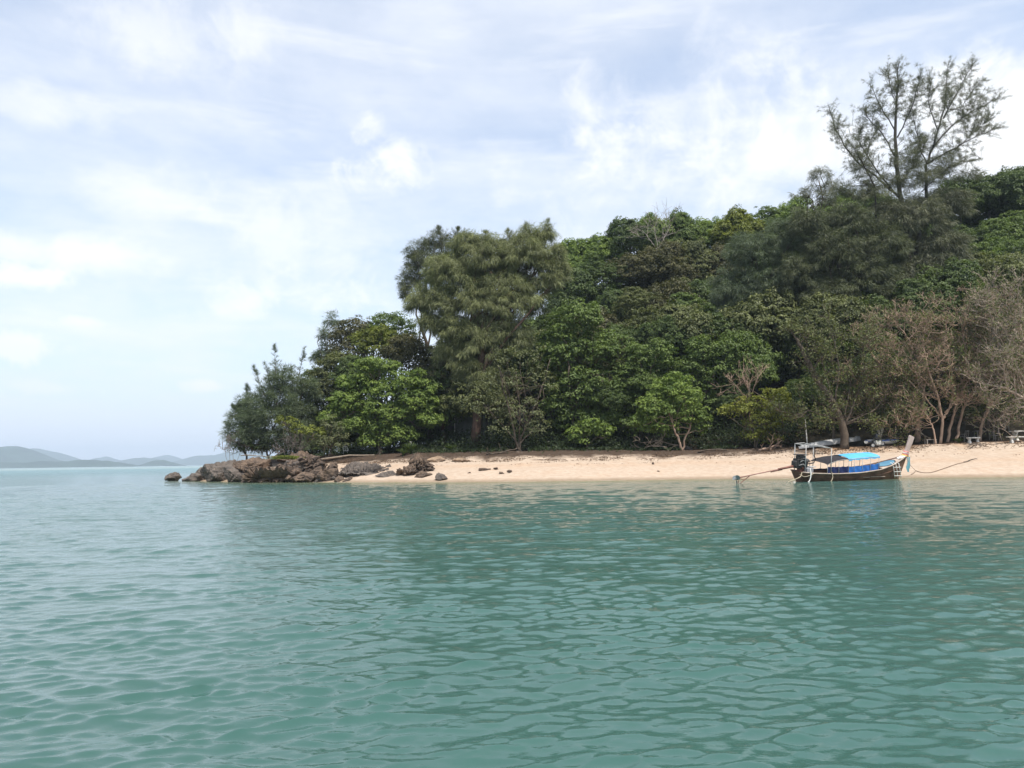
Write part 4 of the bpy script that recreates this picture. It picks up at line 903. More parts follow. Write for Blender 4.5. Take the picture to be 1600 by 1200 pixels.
for Y_ in (86, 91, 97):
    for px_ in range(492, 790, 34):
        q = at(px_ + hr.uniform(-10, 10), 600, Y_ + hr.uniform(-2, 2)); g_ = gz(q[0], q[1])
        rad_ = hr.uniform(2.2, 3.0) * (1 if px_ > 520 else .75); cz_ = g_ + rad_ * hr.uniform(.75, 1.3)
        wh_ = 'behind the grey green bush' if px_ < 545 else 'behind the big bright tree' if px_ < 640 else 'right of the big bright tree' if px_ < 700 else 'left of the weeping casuarina trunk' if px_ < 745 else 'right of the weeping casuarina trunk'
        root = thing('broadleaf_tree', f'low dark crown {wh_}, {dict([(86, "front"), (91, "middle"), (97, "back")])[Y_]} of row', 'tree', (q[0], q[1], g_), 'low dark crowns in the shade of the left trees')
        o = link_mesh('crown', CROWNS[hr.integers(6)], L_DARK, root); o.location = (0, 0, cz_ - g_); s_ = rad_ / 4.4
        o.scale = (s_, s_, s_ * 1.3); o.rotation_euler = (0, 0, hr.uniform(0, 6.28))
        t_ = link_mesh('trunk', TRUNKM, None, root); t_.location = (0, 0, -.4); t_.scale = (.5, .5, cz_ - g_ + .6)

# ---- right side: thin leaved and bare trees
twig_tree('thin leaved twiggy tree with a stout trunk standing in front of the white canoe', 67.3, 1320, [([(1320, 700), (1318, 668), (1304, 632), (1275, 592), (1252, 545), (1244, 528)], .48), ([(1318, 668), (1338, 622), (1350, 575), (1346, 530)], .16), ([(1317, 666), (1292, 650), (1262, 642), (1240, 650)], .12),
          ([(1318, 664), (1365, 642), (1398, 605)], .13), ([(1304, 632), (1312, 575), (1300, 520)], .12), ([(1300, 620), (1285, 570), (1280, 530)], .1), ([(1318, 664), (1350, 655), (1385, 668)], .1), ([(1320, 650), (1330, 600), (1320, 560)], .1)], 3, BARK, L_OLIVE, 10, 9, .2, 1.15, 'twiggy_tree')
broadleaf('broadleaf_tree', 'leafy tree spreading its low branches over the white canoe', 69.5, 1300, [(1290, 655, 40, 14), (1335, 645, 40, 18), (1268, 622, 24, 20), (1282, 582, 26, 22), (1300, 545, 30, 14), (1262, 655, 20, 12), (1370, 655, 34, 10), (1310, 620, 30, 20), (1320, 668, 26, 8)], L_MID, seed=18, leaf=.2, cr=.45, per=24, area=1.0, fill=.08, trunk=.16)
twig_tree('bare grey brown tree with a dark thick trunk behind the hammock', 69, 1432, [([(1433, 692), (1437, 658), (1424, 632), (1400, 598), (1372, 566), (1350, 535)], .34), ([(1437, 655), (1446, 620), (1438, 575), (1420, 530), (1405, 510)], .16), ([(1430, 640), (1395, 625), (1360, 612), (1335, 605)], .12), ([(1424, 632), (1404, 640), (1372, 636), (1340, 650)], .1), ([(1440, 630), (1466, 590), (1470, 545)], .12), ([(1400, 600), (1390, 555), (1378, 520)], .1)], 4, TWIG, L_OLIVE, 11, 4, .19, 1.25)
twig_tree('bare tree with a green net bundle tied to its forked trunk', 66.5, 1470, [([(1469, 692), (1473, 655), (1466, 622), (1452, 585), (1442, 540), (1446, 505)], .17), ([(1473, 655), (1462, 640), (1440, 615), (1415, 590), (1395, 585)], .1), ([(1473, 655), (1482, 640), (1490, 615), (1484, 560), (1478, 505)], .11), ([(1476, 645), (1500, 620), (1520, 580)], .08), ([(1460, 610), (1430, 580), (1410, 545)], .08), ([(1452, 640), (1425, 640), (1400, 655)], .07)], 4, TWIG, L_OLIVE, 12, 4, .19, 1.2)
twig_tree('bare tree with two slanting trunks right of the green net', 67.5, 1482, [([(1480, 690), (1486, 662), (1492, 640), (1506, 600), (1510, 555), (1500, 495)], .17), ([(1494, 690), (1500, 660), (1507, 635), (1530, 590), (1545, 540), (1560, 500)], .17), ([(1506, 600), (1480, 560), (1470, 520)], .1), ([(1530, 590), (1520, 540), (1530, 490)], .1), ([(1507, 635), (1540, 620), (1570, 610)], .08), ([(1510, 560), (1535, 520), (1540, 480)], .08)], 4, TWIG, L_OLIVE, 13, 4, .19, 1.25)
twig_tree('slim leaning trunk with a bend, rising left of the green net', 66, 1462, [([(1462, 692), (1459, 672), (1453, 655), (1442, 650), (1432, 640)], .10), ([(1453, 655), (1440, 640), (1420, 625)], .06)], 2, TWIG, L_OLIVE, 16, 5, .19, .9)
twig_tree('bare tree leaning to the right behind the single white bench', 67, 1532, [([(1531, 690), (1533, 665), (1545, 636), (1562, 600), (1590, 560), (1600, 520)], .17), ([(1545, 636), (1580, 615), (1610, 600)], .09), ([(1562, 600), (1556, 560), (1566, 510)], .1), ([(1575, 580), (1600, 575), (1625, 560)], .08)], 4, TWIG, L_OLIVE, 14, 4, .19, 1.25)
twig_tree('pale bare branches reaching in from the right edge above the picnic table', 65, 1630, [([(1630, 690), (1625, 650), (1600, 622), (1568, 605), (1535, 600)], .22), ([(1625, 650), (1604, 600), (1580, 560), (1556, 530), (1552, 505)], .14), ([(1626, 640), (1610, 570), (1595, 510), (1590, 460)], .14), ([(1600, 622), (1570, 628), (1540, 640)], .09), ([(1604, 600), (1575, 590), (1545, 575)], .08), ([(1595, 510), (1575, 480), (1560, 470)], .07)], 4, TWIG_PALE, L_OLIVE, 15, 4, .19, 1.3)
broadleaf('broadleaf_tree', 'low leafy canopy shading the benches at the right', 68, 1545, [(1560, 640, 26, 10), (1592, 632, 28, 15), (1512, 652, 20, 8), (1480, 646, 18, 7), (1600, 648, 22, 8), (1535, 640, 20, 9)], L_OLIVE, seed=19, leaf=.2, cr=.42, per=22, area=.9, fill=.05, trunk=.12)
broadleaf('shrub', 'leafy low twigs hanging behind the blue catamaran', 69.5, 1400, [(1405, 655, 26, 8), (1370, 650, 22, 8), (1415, 648, 20, 8)], L_BRIGHT, seed=20, leaf=.2, cr=.4, per=22, area=.9, fill=.05, trunk=.07, cat='shrub')

# ---- leafy undergrowth below the crowns, their shade painted into its leaves, one mass nobody could count
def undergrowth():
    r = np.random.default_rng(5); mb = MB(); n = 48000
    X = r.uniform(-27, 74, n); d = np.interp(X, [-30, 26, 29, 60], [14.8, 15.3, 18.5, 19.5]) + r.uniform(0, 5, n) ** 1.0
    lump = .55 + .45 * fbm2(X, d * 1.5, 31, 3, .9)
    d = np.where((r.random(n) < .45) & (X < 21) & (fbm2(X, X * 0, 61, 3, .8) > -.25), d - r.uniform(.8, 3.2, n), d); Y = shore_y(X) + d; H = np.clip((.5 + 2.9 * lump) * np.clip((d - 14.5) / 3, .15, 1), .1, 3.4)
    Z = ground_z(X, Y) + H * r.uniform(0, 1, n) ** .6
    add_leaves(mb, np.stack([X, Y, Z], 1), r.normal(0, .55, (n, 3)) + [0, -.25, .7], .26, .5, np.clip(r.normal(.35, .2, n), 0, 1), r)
    return tag(mb.build('undergrowth', L_UNDER_SHADE), kind='stuff')
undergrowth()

# ------------------------------------------------------------------ the long-tail boat
HEAD = R(22); BX0, BY0 = 18.25, 50.0
ch, sh_ = math.cos(HEAD), math.sin(HEAD)
HEEL = R(8)
def bu(px, py):
    """photo pixel -> (length along the boat, height) on the boat's middle plane"""
    q = (px - 800) / FPX; d = _F + _R * q + _U * ((600 - py) / FPX)
    k = d[0] / d[1]; u = (BY0 * k - BX0) / (ch - sh_ * k); Y = BY0 + u * sh_
    return u, at(px, py, Y)[2]
boat = thing('longtail_boat', 'wooden long-tail boat with blue awning beached bow first at the sand', 'boat', (BX0, BY0, 0))
boat.rotation_euler = (HEEL, 0, HEAD)
W_HULL = mat('weathered hull wood', (.185, .096, .062), .7, (.085, .046, .032), 1.6, .3, bump=.01, bscale=14, dirt=(.20, .135, .09))
W_PALE = mat('bleached wood', (.44, .36, .30), .75, (.30, .235, .19), 2.5, .3, bump=.006, bscale=18)
W_PROW = mat('pinkish bleached prow wood', (.50, .39, .35), .7, (.40, .30, .26), 2.0, .3)
BLACK = mat('black engine paint', (.022, .021, .022), .45, (.045, .038, .034), 3.0, .5)
RUST = mat('rusty brown shaft', (.20, .075, .050), .6, (.13, .055, .04), 3.0, .4)
STEEL = mat('galvanised pipe', (.50, .49, .47), .45, (.38, .36, .34), 3.0, .5)
T_SKY = mat('sky blue tarpaulin', (.085, .36, .60), .6, (.065, .30, .52), 1.2, .4, bump=.01, bscale=6)
T_ROYAL = mat('royal blue tarpaulin', (.025, .15, .48), .6, (.018, .105, .36), 1.2, .4, bump=.012, bscale=6)
T_NAVY = mat('navy tarpaulin', (.010, .018, .085), .5, (.008, .012, .055), 1.2, .4, bump=.01, bscale=6)
T_DARK = mat('dark awning cloth', (.020, .018, .022), .7, (.03, .028, .03), 2, .2)
ROPE = mat('pale rope', (.52, .44, .32), .9, (.40, .33, .23), 6, .1)
ROPE_D = mat('brown rope', (.22, .155, .11), .9, (.15, .11, .08), 6, .1)
WHITE = mat('white paint', (.72, .71, .68), .5, (.60, .58, .54), 2.0, .4)
LB = 9.5
us = np.linspace(0, LB, 60)
beam = np.interp(us, [0, 1, 2.5, 4.5, 6.3, 7.6, 8.6, 9.2, LB], [.52, .68, .84, .92, .86, .66, .40, .18, .05])
sheer = np.interp(us, [0, .6, 2.5, 4.5, 6.2, 7.6, 8.6, 9.2, LB], [.70, .63, .58, .63, .78, 1.05, 1.34, 1.51, 1.60])
keel = np.interp(us, [0, 1, 5, 7.5, 8.6, LB], [-.10, -.22, -.26, -.22, -.12, .0])
kn = np.ones(5) / 5
sheer = np.convolve(np.pad(sheer, 2, 'edge'), kn, 'valid'); beam[1:-1] = np.convolve(np.pad(beam, 2, 'edge'), kn, 'valid')[1:-1]
rake = np.interp(us, [0, 1.2, 7.4, LB], [.25, 0, 0, .62])          # keel runs in under the stem and the counter
def hull_pt(i, t, inset=0.0):
    """t: -1 near gunwale, 0 keel, 1 far gunwale"""
    a = abs(t); yy = (beam[i] - inset) * (a ** .62) * (1 + .10 * (a - 1)); z = keel[i] + (sheer[i] - keel[i]) * a ** 1.9
    fr = 1 - (z - keel[i]) / max(sheer[i] - keel[i], .01)
    x = us[i] - rake[i] * fr * (1 if us[i] > 4 else -1)
    return (x, math.copysign(yy, t) if t else 0, z + (inset * .6))
ts = np.linspace(-1, 1, 25)
hm_ = MB(); hm_.grid(np.array([[hull_pt(i, t) for t in ts] for i in range(60)]))
hm_.grid(np.array([[hull_pt(i, t, .045) for t in ts[::-1]] for i in range(60)]))
# transom
P = [hull_pt(0, t) for t in ts]; c_ = np.mean(P, 0); hm_.add(np.array(P + [tuple(c_)]), None, [(k, k + 1, len(P)) for k in range(len(P) - 1)] + [(len(P) - 1, 0, len(P))])
hull = hm_.build('hull', W_HULL, boat)
for s_ in (-1, 1):
    g = MB(); g.tube(np.array([(us[i], s_ * (beam[i] + .012), sheer[i] + .005) for i in range(60)]), .042, 6); g.build('gunwale', W_PALE, boat, None, True)
    g = MB(); g.tube(np.array([(np.array(hull_pt(i, s_ * .80)) + [0, s_ * .018, 0]) for i in range(2, 57)]), .022, 5); g.build('rubbing_strake', W_HULL, boat, None, True)
st = MB(); P = np.array([(LB - .62 + .62 * k / 5, 0, -.02 + 1.62 * k / 5) for k in range(6)]); st.tube(P + [.02, 0, 0], np.linspace(.05, .07, 6), 6); st.build('stem', W_HULL, boat)
# deck boards
for k in range(9):
    u0 = .55 + k * .72; i = int(np.argmin(abs(us - u0 - .33))); m = MB(); m.box((u0 + .33, 0, .30 + .02 * (k % 2)), (.64, 2 * (beam[i] - .14), .03)); m.build('deck_board', W_PALE, boat)
# foredeck with its oval well
m = MB(); i0 = int(np.argmin(abs(us - 6.7)))
m.grid(np.array([[(us[i], (beam[i] - .03) * t, sheer[i] - .05 + .05 * (1 - t * t)) for t in np.linspace(-1, 1, 9)] for i in range(i0, 60)]))
m.grid(np.array([[(us[i], (beam[i] - .03) * t, sheer[i] - .09) for t in np.linspace(1, -1, 9)] for i in range(i0, 60)])); m.build('foredeck', W_PALE, boat)
m = MB(); C0 = np.array([7.55, 0, 0])
def fz(u, t): return float(np.interp(u, us, sheer)) - .05 + .05 * (1 - t * t)
ring = [];
for rr_, dz_ in ((0, .02), (.55, .022), (1.0, .03), (1.10, .035), (1.12, .012)):
    ring.append([(7.55 + .78 * rr_ * math.cos(a), .46 * rr_ * math.sin(a), fz(7.55 + .78 * rr_ * math.cos(a), .46 * rr_ * math.sin(a) / .6) + dz_) for a in np.linspace(0, 2 * PI, 25)[:-1]])
m.grid(np.array(ring[:3]), True); m.build('hatch_cover', mat('faded blue sheet', (.065, .17, .26), .6, (.10, .23, .31), 2), boat)
m = MB(); m.grid(np.array(ring[2:]), True); m.build('hatch_coaming', T_DARK, boat)
# prow post: a tall flat blade that widens upward
m = MB(); prof = [(9.30, 1.40, .26), (9.42, 1.66, .27), (9.60, 2.0, .30), (9.82, 2.5, .38), (9.94, 2.86, .42), (9.97, 2.95, .38)]
rows_ = []
for (x, z, wd) in prof:
    h = wd / 2; rows_.append([(x + a * h, b_ * .075, z - a * h * .35) for a, b_ in ((-1, -.7), (-.8, -1), (.8, -1), (1, -.7), (1, .7), (.8, 1), (-.8, 1), (-1, .7))])
m.grid(np.array(rows_), True); m.add(np.array(rows_[-1]), [(0, 1, 2, 3), (0, 3, 4, 7), (4, 5, 6, 7)]); m.build('prow_post', W_PROW, boat)
# frames, posts and awnings
def pole(name, pts, r_, mt, parent=boat, smooth=True):
    m = MB(); m.tube(np.array(pts, float), r_, 7); return m.build(name, mt, parent, None, smooth)
zt = 2.42
for (u_, v_, top) in ((.22, -.50, zt), (.22, .50, zt), (2.05, -.80, zt - .18), (2.05, .80, zt - .18)):
    pole('frame_post', [(u_ + .05, v_, .62), (u_, v_, top)], .026, STEEL)
for v_ in (-.5, .5): pole('top_rail', [(.22, v_, zt), (1.1, v_ * 1.3, zt + .02), (2.05, v_ * 1.6, zt - .18)], .022, STEEL)
for u_, v_, z_ in ((.22, .5, zt), (2.05, .8, zt - .18)): pole('cross_rail', [(u_, -v_, z_), (u_, v_, z_)], .022, STEEL)
aw = thing('awning', None, None, (0, 0, 0)); aw.parent = boat
U0, U1, U2 = 1.75, 3.55, 6.25
def aw_z(u): return np.interp(u, [U0, 2.3, 2.9, U1, 4.4, U2], [1.20, 1.40, 1.50, 1.53, 1.60, 1.68])
def awning(name, ua, ub, mt, bulge, skirt=.0, edge=.0):
    m = MB(); uu = np.linspace(ua, ub, 24); vv = np.linspace(-1, 1, 15)
    top = np.array([[(u, v * .80, aw_z(u) + bulge * (1 - v * v) + .012 * math.sin(u * 7 + v * 5)) for v in vv] for u in uu])
    m.grid(top); m.grid((top - [0, 0, .02])[:, ::-1])
    if skirt:
        for s_ in (-1, 1):
            P = np.array([[(u, s_ * (.80 + .02 * q), aw_z(u) - q * skirt * (1 + .25 * math.sin(u * 9))) for q in (0, .5, 1)] for u in uu]); m.grid(P if s_ < 0 else P[:, ::-1])
    return m.build(name, mt, aw, None, True)
awning('dark_cover', U0, U1, T_DARK, .10, .05); awning('blue_cover', U1 - .0, U2, T_SKY, .16, .11)
for u_ in (1.80, 2.75, 3.58, 4.05, 4.75, 5.45, 6.18):
    for s_ in (-1, 1):
        zb_ = float(np.interp(u_, us, sheer)); pole('awning_post', [(u_, s_ * .80, zb_), (u_, s_ * .79, float(aw_z(u_)) - .01)], .017, STEEL, aw)
for s_ in (-1, 1): pole('awning_rail', [(u_, s_ * .80, float(aw_z(u_)) - .02) for u_ in np.linspace(U0, U2, 12)], .016, STEEL, aw)
def side_sheet(name, ua, ub, h0, mt, sag=.05, sides=(-1, 1)):
    for s_ in sides:
        m = MB(); uu = np.linspace(ua, ub, 26); q = np.linspace(0, 1, 7)
        P = np.array([[(u, s_ * (.78 + .02 * math.sin(u * 11 + a * 3)), float(np.interp(u, us, sheer)) + .02 + a * (h0 - sag * math.sin((u - ua) / (ub - ua) * 4 * PI) ** 2)) for a in q] for u in uu])
        m.grid(P); m.grid((P + [0, s_ * -.012, 0])[:, ::-1]); m.build(name, mt, boat, None, True)
side_sheet('side_sheet', 1.85, 3.56, .44, T_NAVY, .03, (-1,)); side_sheet('side_sheet', 3.60, 6.25, .42, T_ROYAL, .05, (-1,)); side_sheet('side_sheet', 1.85, 5.2, .10, T_NAVY, .02, (1,))
# engine on its pivot, long shaft, guard, propeller
eng = thing('engine', None, None, (0, 0, 0)); eng.parent = boat
m = MB(); e0 = np.array([.25, 0, 1.30])
m.box(e0 + [.0, 0, -.05], (.80, .48, .52), bev=.05); m.box(e0 + [-.12, 0, -.30], (.72, .40, .22), bev=.04); m.box(e0 + [.05, 0, .30], (.56, .38, .20), bev=.04)
m.box(e0 + [.02, 0, .46], (.86, .50, .05), bev=.02); m.box(e0 + [-.40, 0, -.12], (.34, .40, .40), bev=.08); m.box(e0 + [.42, .05, .08], (.26, .34, .26), bev=.05)
for k in range(4): m.box(e0 + [-.24 + k * .17, -.26, .08], (.11, .08, .24), bev=.02)
m.tube([e0 + [.46, -.05, -.02], e0 + [.62, -.05, .10]], .13, 10); m.tube([e0 + [-.2, -.27, .18], e0 + [.1, -.33, .26], e0 + [.3, -.30, -.1], e0 + [.32, -.26, -.35]], .045, 7)
m.build('engine_block', BLACK, eng)
m = MB(); m.tube([e0 + [-.28, -.28, .0], e0 + [-.05, -.30, .12], e0 + [.26, -.29, .05], e0 + [.36, -.28, -.22]], .022, 6); m.tube([e0 + [-.3, -.26, -.2], e0 + [.0, -.28, -.12], e0 + [.3, -.27, -.28]], .02, 6); m.build('engine_pipe', STEEL, eng, None, True)
m = MB(); m.box((.30, 0, .72), (.34, .30, .34), bev=.03); m.tube([(.3, -.24, .92), (.3, .24, .92)], .05, 8); m.build('engine_mount', RUST, eng)
sh0 = np.array([.05, 0, 1.06])
u_p, z_p = bu(1150, 746)
tail = np.array([u_p + .12, 0, z_p - .02])
m = MB(); m.tube([sh0, sh0 + (tail - sh0) * .33], [.085, .07], 9); m.box(sh0 + (tail - sh0) * .36 + [0, 0, -.07], (.9, .05, .05), rot=np.array(Matrix.Rotation(math.atan2(tail[2] - sh0[2], -(tail[0] - sh0[0])), 3, 'Y'))); m.build('shaft_sleeve', RUST, eng, None, True)
m = MB(); m.tube([sh0 + (tail - sh0) * .30, tail], .034, 8); m.build('drive_shaft', mat('faded red shaft', (.30, .155, .125), .6, (.22, .11, .085), 3), eng, None, True)
m = MB(); A_ = sh0 + (tail - sh0) * .80; B_ = tail + [.02, 0, -.46]; C_ = tail + [.02, 0, .06]
m.tube([A_, B_], .024, 6); m.tube([C_, B_], .024, 6); m.tube([A_ + (B_ - A_) * .48, tail + [.02, 0, -.02]], .02, 6); m.build('skeg_guard', RUST, eng)
m = MB(); pc_ = tail + [-.14, 0, -.08]
for k in range(3):
    a = k * 2 * PI / 3 + .3; rows_ = []
    for q in np.linspace(0, 1, 6):
        r_ = .05 + q * .30; w_ = .15 * math.sin(q * PI * .85 + .35); ca, sa = math.cos(a), math.sin(a)
        rows_.append([pc_ + np.array([w_ * e_ * .55, ca * r_ - sa * w_ * e_, sa * r_ + ca * w_ * e_]) for e_ in (-1, 0, 1)])
    P = np.array(rows_); m.grid(P); m.grid((P + [.014, 0, 0])[:, ::-1])
m.tube([pc_ + [-.10, 0, 0], pc_ + [.14, 0, 0]], [.035, .055], 8); m.build('propeller', mat('dull grey propeller', (.34, .35, .34), .5, (.26, .27, .26), 4, .5, .3), eng)
pole('tiller', [(.75, -.1, 1.15), (1.30, -.1, 1.22), (1.42, -.1, 1.45), (1.30, -.1, 1.70), (1.36, -.1, 1.98), (1.34, -.1, 2.2)], .04, BLACK)
m = MB(); m.box((1.10, -.1, .98), (.50, .36, .05), bev=.02); m.tube([(1.10, -.1, .34), (1.10, -.1, .97)], .03, 7); m.build('seat', STEEL, boat)
m = MB(); m.box((.75, -.12, .72), (.52, .6, .42), bev=.03); m.build('locker', mat('grey locker', (.34, .34, .36), .6, (.26, .25, .26), 2), boat)
m = MB(); m.box((1.18, .3, .58), (.34, .3, .3), bev=.03); m.build('plastic_crate', WHITE, boat)
m = MB(); m.box((4.3, .2, .66), (1.9, .34, .05), bev=.01); m.build('thwart', W_PALE, boat)
# boarding ladder over the near side
ld = thing('ladder', None, None, (0, 0, 0)); ld.parent = boat
i_ = int(np.argmin(abs(us - 8.05))); bw = beam[i_]; zz_ = sheer[i_]
for x_ in (7.70, 7.98, 8.26): pole('ladder_rail', [(x_ - .12, -bw + .08, zz_ + .02), (x_ - .1, -bw - .09, zz_ - .02), (x_ + .05, -bw - .10, zz_ - .5), (x_ + .22, -bw - .06, zz_ - 1.02)], .024, WHITE, ld)
for z_ in (.28, .58, .86): pole('rung', [(7.62 + z_ * .22, -bw - .11, zz_ - z_), (8.30 + z_ * .22, -bw - .11, zz_ - z_)], .02, WHITE, ld)

def boat_pt(p): return np.array(boat.matrix_basis @ Vector(p))
bpy.context.view_layer.update()
def rope(name, label, P, r_, mt, cat='rope', sub=10, group=None):
    P = np.array(P, float); s0 = np.arange(len(P)); s1 = np.linspace(0, len(P) - 1, (len(P) - 1) * sub + 1)
    Q = np.zeros((len(s1), 3))                                   # Catmull-Rom through the points
    for q, x in enumerate(s1):
        i = min(int(x), len(P) - 2); f = x - i; a, b, c, d = P[max(i - 1, 0)], P[i], P[i + 1], P[min(i + 2, len(P) - 1)]
        Q[q] = .5 * (2 * b + (c - a) * f + (2 * a - 5 * b + 4 * c - d) * f * f + (3 * b - a - 3 * c + d) * f ** 3)
    m = MB(); m.tube(Q, r_, 6); o = m.build(name, mt, None, Q[0], True); return tag(o, label, cat, group)
L_ = lambda pts: [boat_pt(p) for p in pts]
rope('hose', 'thick white hose looping over the boat stern into the water', L_([(.55, -.58, .95), (.50, -.74, .60), (.36, -.80, .2), (.0, -.82, -.02), (-.45, -.75, .02), (-.75, -.6, .10)]), .034, WHITE, 'hose')
rope('rope', 'tangled pale rope trailing at the boat stern by the water', L_([(-.02, -.5, .70), (-.2, -.6, .45), (-.55, -.62, .30), (-.9, -.55, .18), (-1.1, -.5, .05), (-1.0, -.62, -.02)]), .025, ROPE)
rope('rope', 'thin yellowish rope hanging in a loop from the near side of the boat', L_([(2.1, -.86, .70), (2.14, -.92, .4), (1.98, -.95, .12), (1.72, -.98, -.08)]), .024, ROPE)
rope('rope', 'short ropes tied round the dark stern of the boat', L_([(-.12, -.42, .55), (.1, -.60, .42), (.4, -.72, .5), (.7, -.76, .64)]), .02, ROPE)
# garlands, cloths
gar = thing('garland', 'pink and yellow ribbons tied round the prow of the long-tail boat', 'garland', boat_pt((9.45, 0, 1.70)))
gm = [mat('pink ribbon', (.80, .28, .26), .6, (.7, .2, .22), 3), mat('yellow ribbon', (.85, .62, .16), .6, (.8, .5, .12), 3), mat('white ribbon', (.8, .72, .66), .6)]
for k in range(5):
    m = MB(); z_ = -.20 + k * .085; a = np.linspace(0, 2 * PI, 17); rx_ = .21 + .03 * (k % 2)
    m.tube(np.stack([.02 + z_ * .35 + rx_ * np.cos(a), .12 * np.sin(a), z_ - .30 * rx_ * np.cos(a) + .02 * np.sin(3 * a)], 1), .038, 6, False)
    o = m.build('ribbon', gm[(0, 1, 0, 2, 0)[k]], gar); 
gar.rotation_euler = (HEEL, 0, HEAD)
m = MB()
for k in range(4):
    x0 = 9.42 + k * .075; P = np.array([[(x0 + .09 * q + .02 * math.sin(k + 5 * z), -.16 - .03 * math.sin(q * 3 + k + z * 3), 1.52 - z * (.80 + .12 * (k % 3)))for q in (0, 1)] for z in np.linspace(0, 1, 8)]); m.grid(P)
    m.grid(P[:, ::-1] + [0, -.008, 0])
V0 = boat_pt((9.4, 0, 1.5)); m.V = [np.array([boat_pt(p) for p in v]) for v in m.V]
tag(m.build('ribbon', mat('teal ribbon', (.15, .42, .50), .6, (.22, .36, .42), 3), None, V0, True), 'faded teal cloth strips hanging from the prow of the boat', 'ribbon')
bm_ = MB(); uu = np.linspace(-1, 1, 12)
P = np.array([[(9.0 + .30 * a, -.06 + .16 * b_, fz(min(9.0 + .3 * a, LB), .3) + .05 + .07 * max(0, 1 - a * a - b_ * b_) + .025 * math.sin(a * 7 + b_ * 5)) for b_ in uu] for a in uu])
bm_.grid(np.array([[boat_pt(q) for q in row] for row in P])); tag(bm_.build('cloth', WHITE, None, boat_pt((9.0, 0, 1.5)), True), 'crumpled white cloth lying on the foredeck at the prow', 'cloth')
# mooring line to the sand
kn_ = hit(1431, 736); A0 = boat_pt((9.55, -.05, 1.35))
rope('mooring_rope', 'mooring rope from the prow sagging to a knot on the sand', [A0, A0 * .55 + kn_ * .45 + [0, 0, -.08], kn_ + [0, 0, .02]], .014, ROPE_D)
ln_ = [kn_ + [0, 0, .02]] + [hit(x, y) + [0, 0, .04] for x, y in ((1441, 739), (1455, 739), (1475, 733), (1495, 726), (1512, 722))]
rope('mooring_rope', 'slack rope lying across the sand from the knot to the stick', ln_, .022, ROPE_D)
rope('mooring_rope', 'short rope end lying in front of the knot on the sand', [kn_ + [0, 0, .02], hit(1428, 740) + [0, 0, .03], hit(1424, 742) + [0, 0, .03]], .018, ROPE_D)
m = MB(); a_, b_ = hit(1506, 723), hit(1527, 719.5); m.tube(wander(a_ + [0, 0, .04], b_ + [0, 0, .12], 7, .1, rng), np.linspace(.05, .03, 7), 6); tag(m.build('stick', BARK_DARK, None, a_), 'dark stick on the sand where the mooring rope ends', 'stick')

# ------------------------------------------------------------------ things under the trees
def gpt(px, py, Y):
    """ground point under a photo column at distance Y"""
    p = at(px, py, Y); return np.array([p[0], p[1], gz(p[0], p[1])])
# white canoe lying keel up on the bank
c0, c1 = gpt(1248, 703, 68.0), gpt(1345, 696, 69.3); c0[2] += .16; c1[2] += .36
ca = c1 - c0; clen = np.linalg.norm(ca); cu = ca / clen; cv = unit(np.cross([0, 0, 1.0], cu)); cw = np.cross(cu, cv)
m = MB(); rows_ = []
for q in np.linspace(0, 1, 30):
    wdt = .46 * (max(0.02, math.sin(min(1, max(0, q)) * PI)) ** .45) * (1 if q < .9 else .95); hgt = .20 + .20 * math.sin(q * PI) ** .6 + .10 * (q > .93) - .04 * (q < .08)
    rows_.append([c0 + cu * clen * q + cv * (wdt * math.cos(a)) + cw * (hgt * max(0, math.sin(a)) ** .7 - .02 + .16 * q) for a in np.linspace(0, PI, 13)])
m.grid(np.array(rows_)); m.grid((np.array(rows_) - cw * .02)[:, ::-1])
cen = (c0 + c1) / 2; canoe = m.build('canoe', mat('chalky white hull', (.40, .40, .40), .7, (.30, .30, .30), 1.5, .2, dirt=(.22, .21, .20)), None, cen, True)
tag(canoe, 'long chalky white canoe lying upside down on the bank behind the boat', 'canoe')
kr = MB(); kr.tube([r_[6] + cw * .01 for r_ in rows_], .018, 5); kr.build('keel_strip', STEEL, canoe).location = tuple(-cen)
m = MB(); b_ = gpt(1262, 700, 69); m.tube([b_ - [0, 0, .1], at(1258, 655, 69.0)], [.055, .045], 8); tag(m.build('pole', WHITE, None, b_), 'thin white pole standing upright behind the left end of the white canoe', 'pole')

# small catamaran with covered outboard on a two wheeled dolly
WHITE_H = mat('off white gelcoat', (.66, .66, .62), .35, (.55, .54, .50), 2.0, .5); BLUE_D = mat('blue deck', (.035, .10, .36), .45, (.028, .075, .27), 2, .4)
cb = gpt(1382, 698, 67.2); cat = thing('catamaran', 'small blue and white catamaran with a dark covered outboard under the trees', 'catamaran', cb)
def cat_pt(px, py, dy=0.0): return at(px, py, 67.2 + dy) - cb
def hull_blob(a, b, wd, hg, name):
    m = MB(); rows_ = []; a = np.array(a); b = np.array(b); u = unit(b - a); v = unit(np.cross([0, 0, 1.0], u)); w_ = np.cross(u, v)
    for q in np.linspace(0, 1, 18):
        k = max(.06, 1 - abs(2 * q - .8) ** 3.0) if q > .4 else max(.5, 1 - (.4 - q) * .9)
        rows_.append([a + (b - a) * q + v * wd * k * x + w_ * hg * (z * k + .2 * q * q) for x, z in ((-.75, .5), (-1, .15), (-.8, -.5), (0, -1.0), (.8, -.5), (1, .15), (.75, .5))])
    rows_ = np.array(rows_); m.grid(rows_); m.add(rows_[0], None, [(0, k + 1, k) for k in range(1, 6)])
    o = m.build(name, WHITE_H, cat, None, True)
    d = MB(); d.grid(rows_[:, [0, 6]] + w_ * .012); d.grid(rows_[:, [6, 5]] + v * .012); d.grid(rows_[:, [1, 0]] - v * .012); d.build('deck', BLUE_D, o)
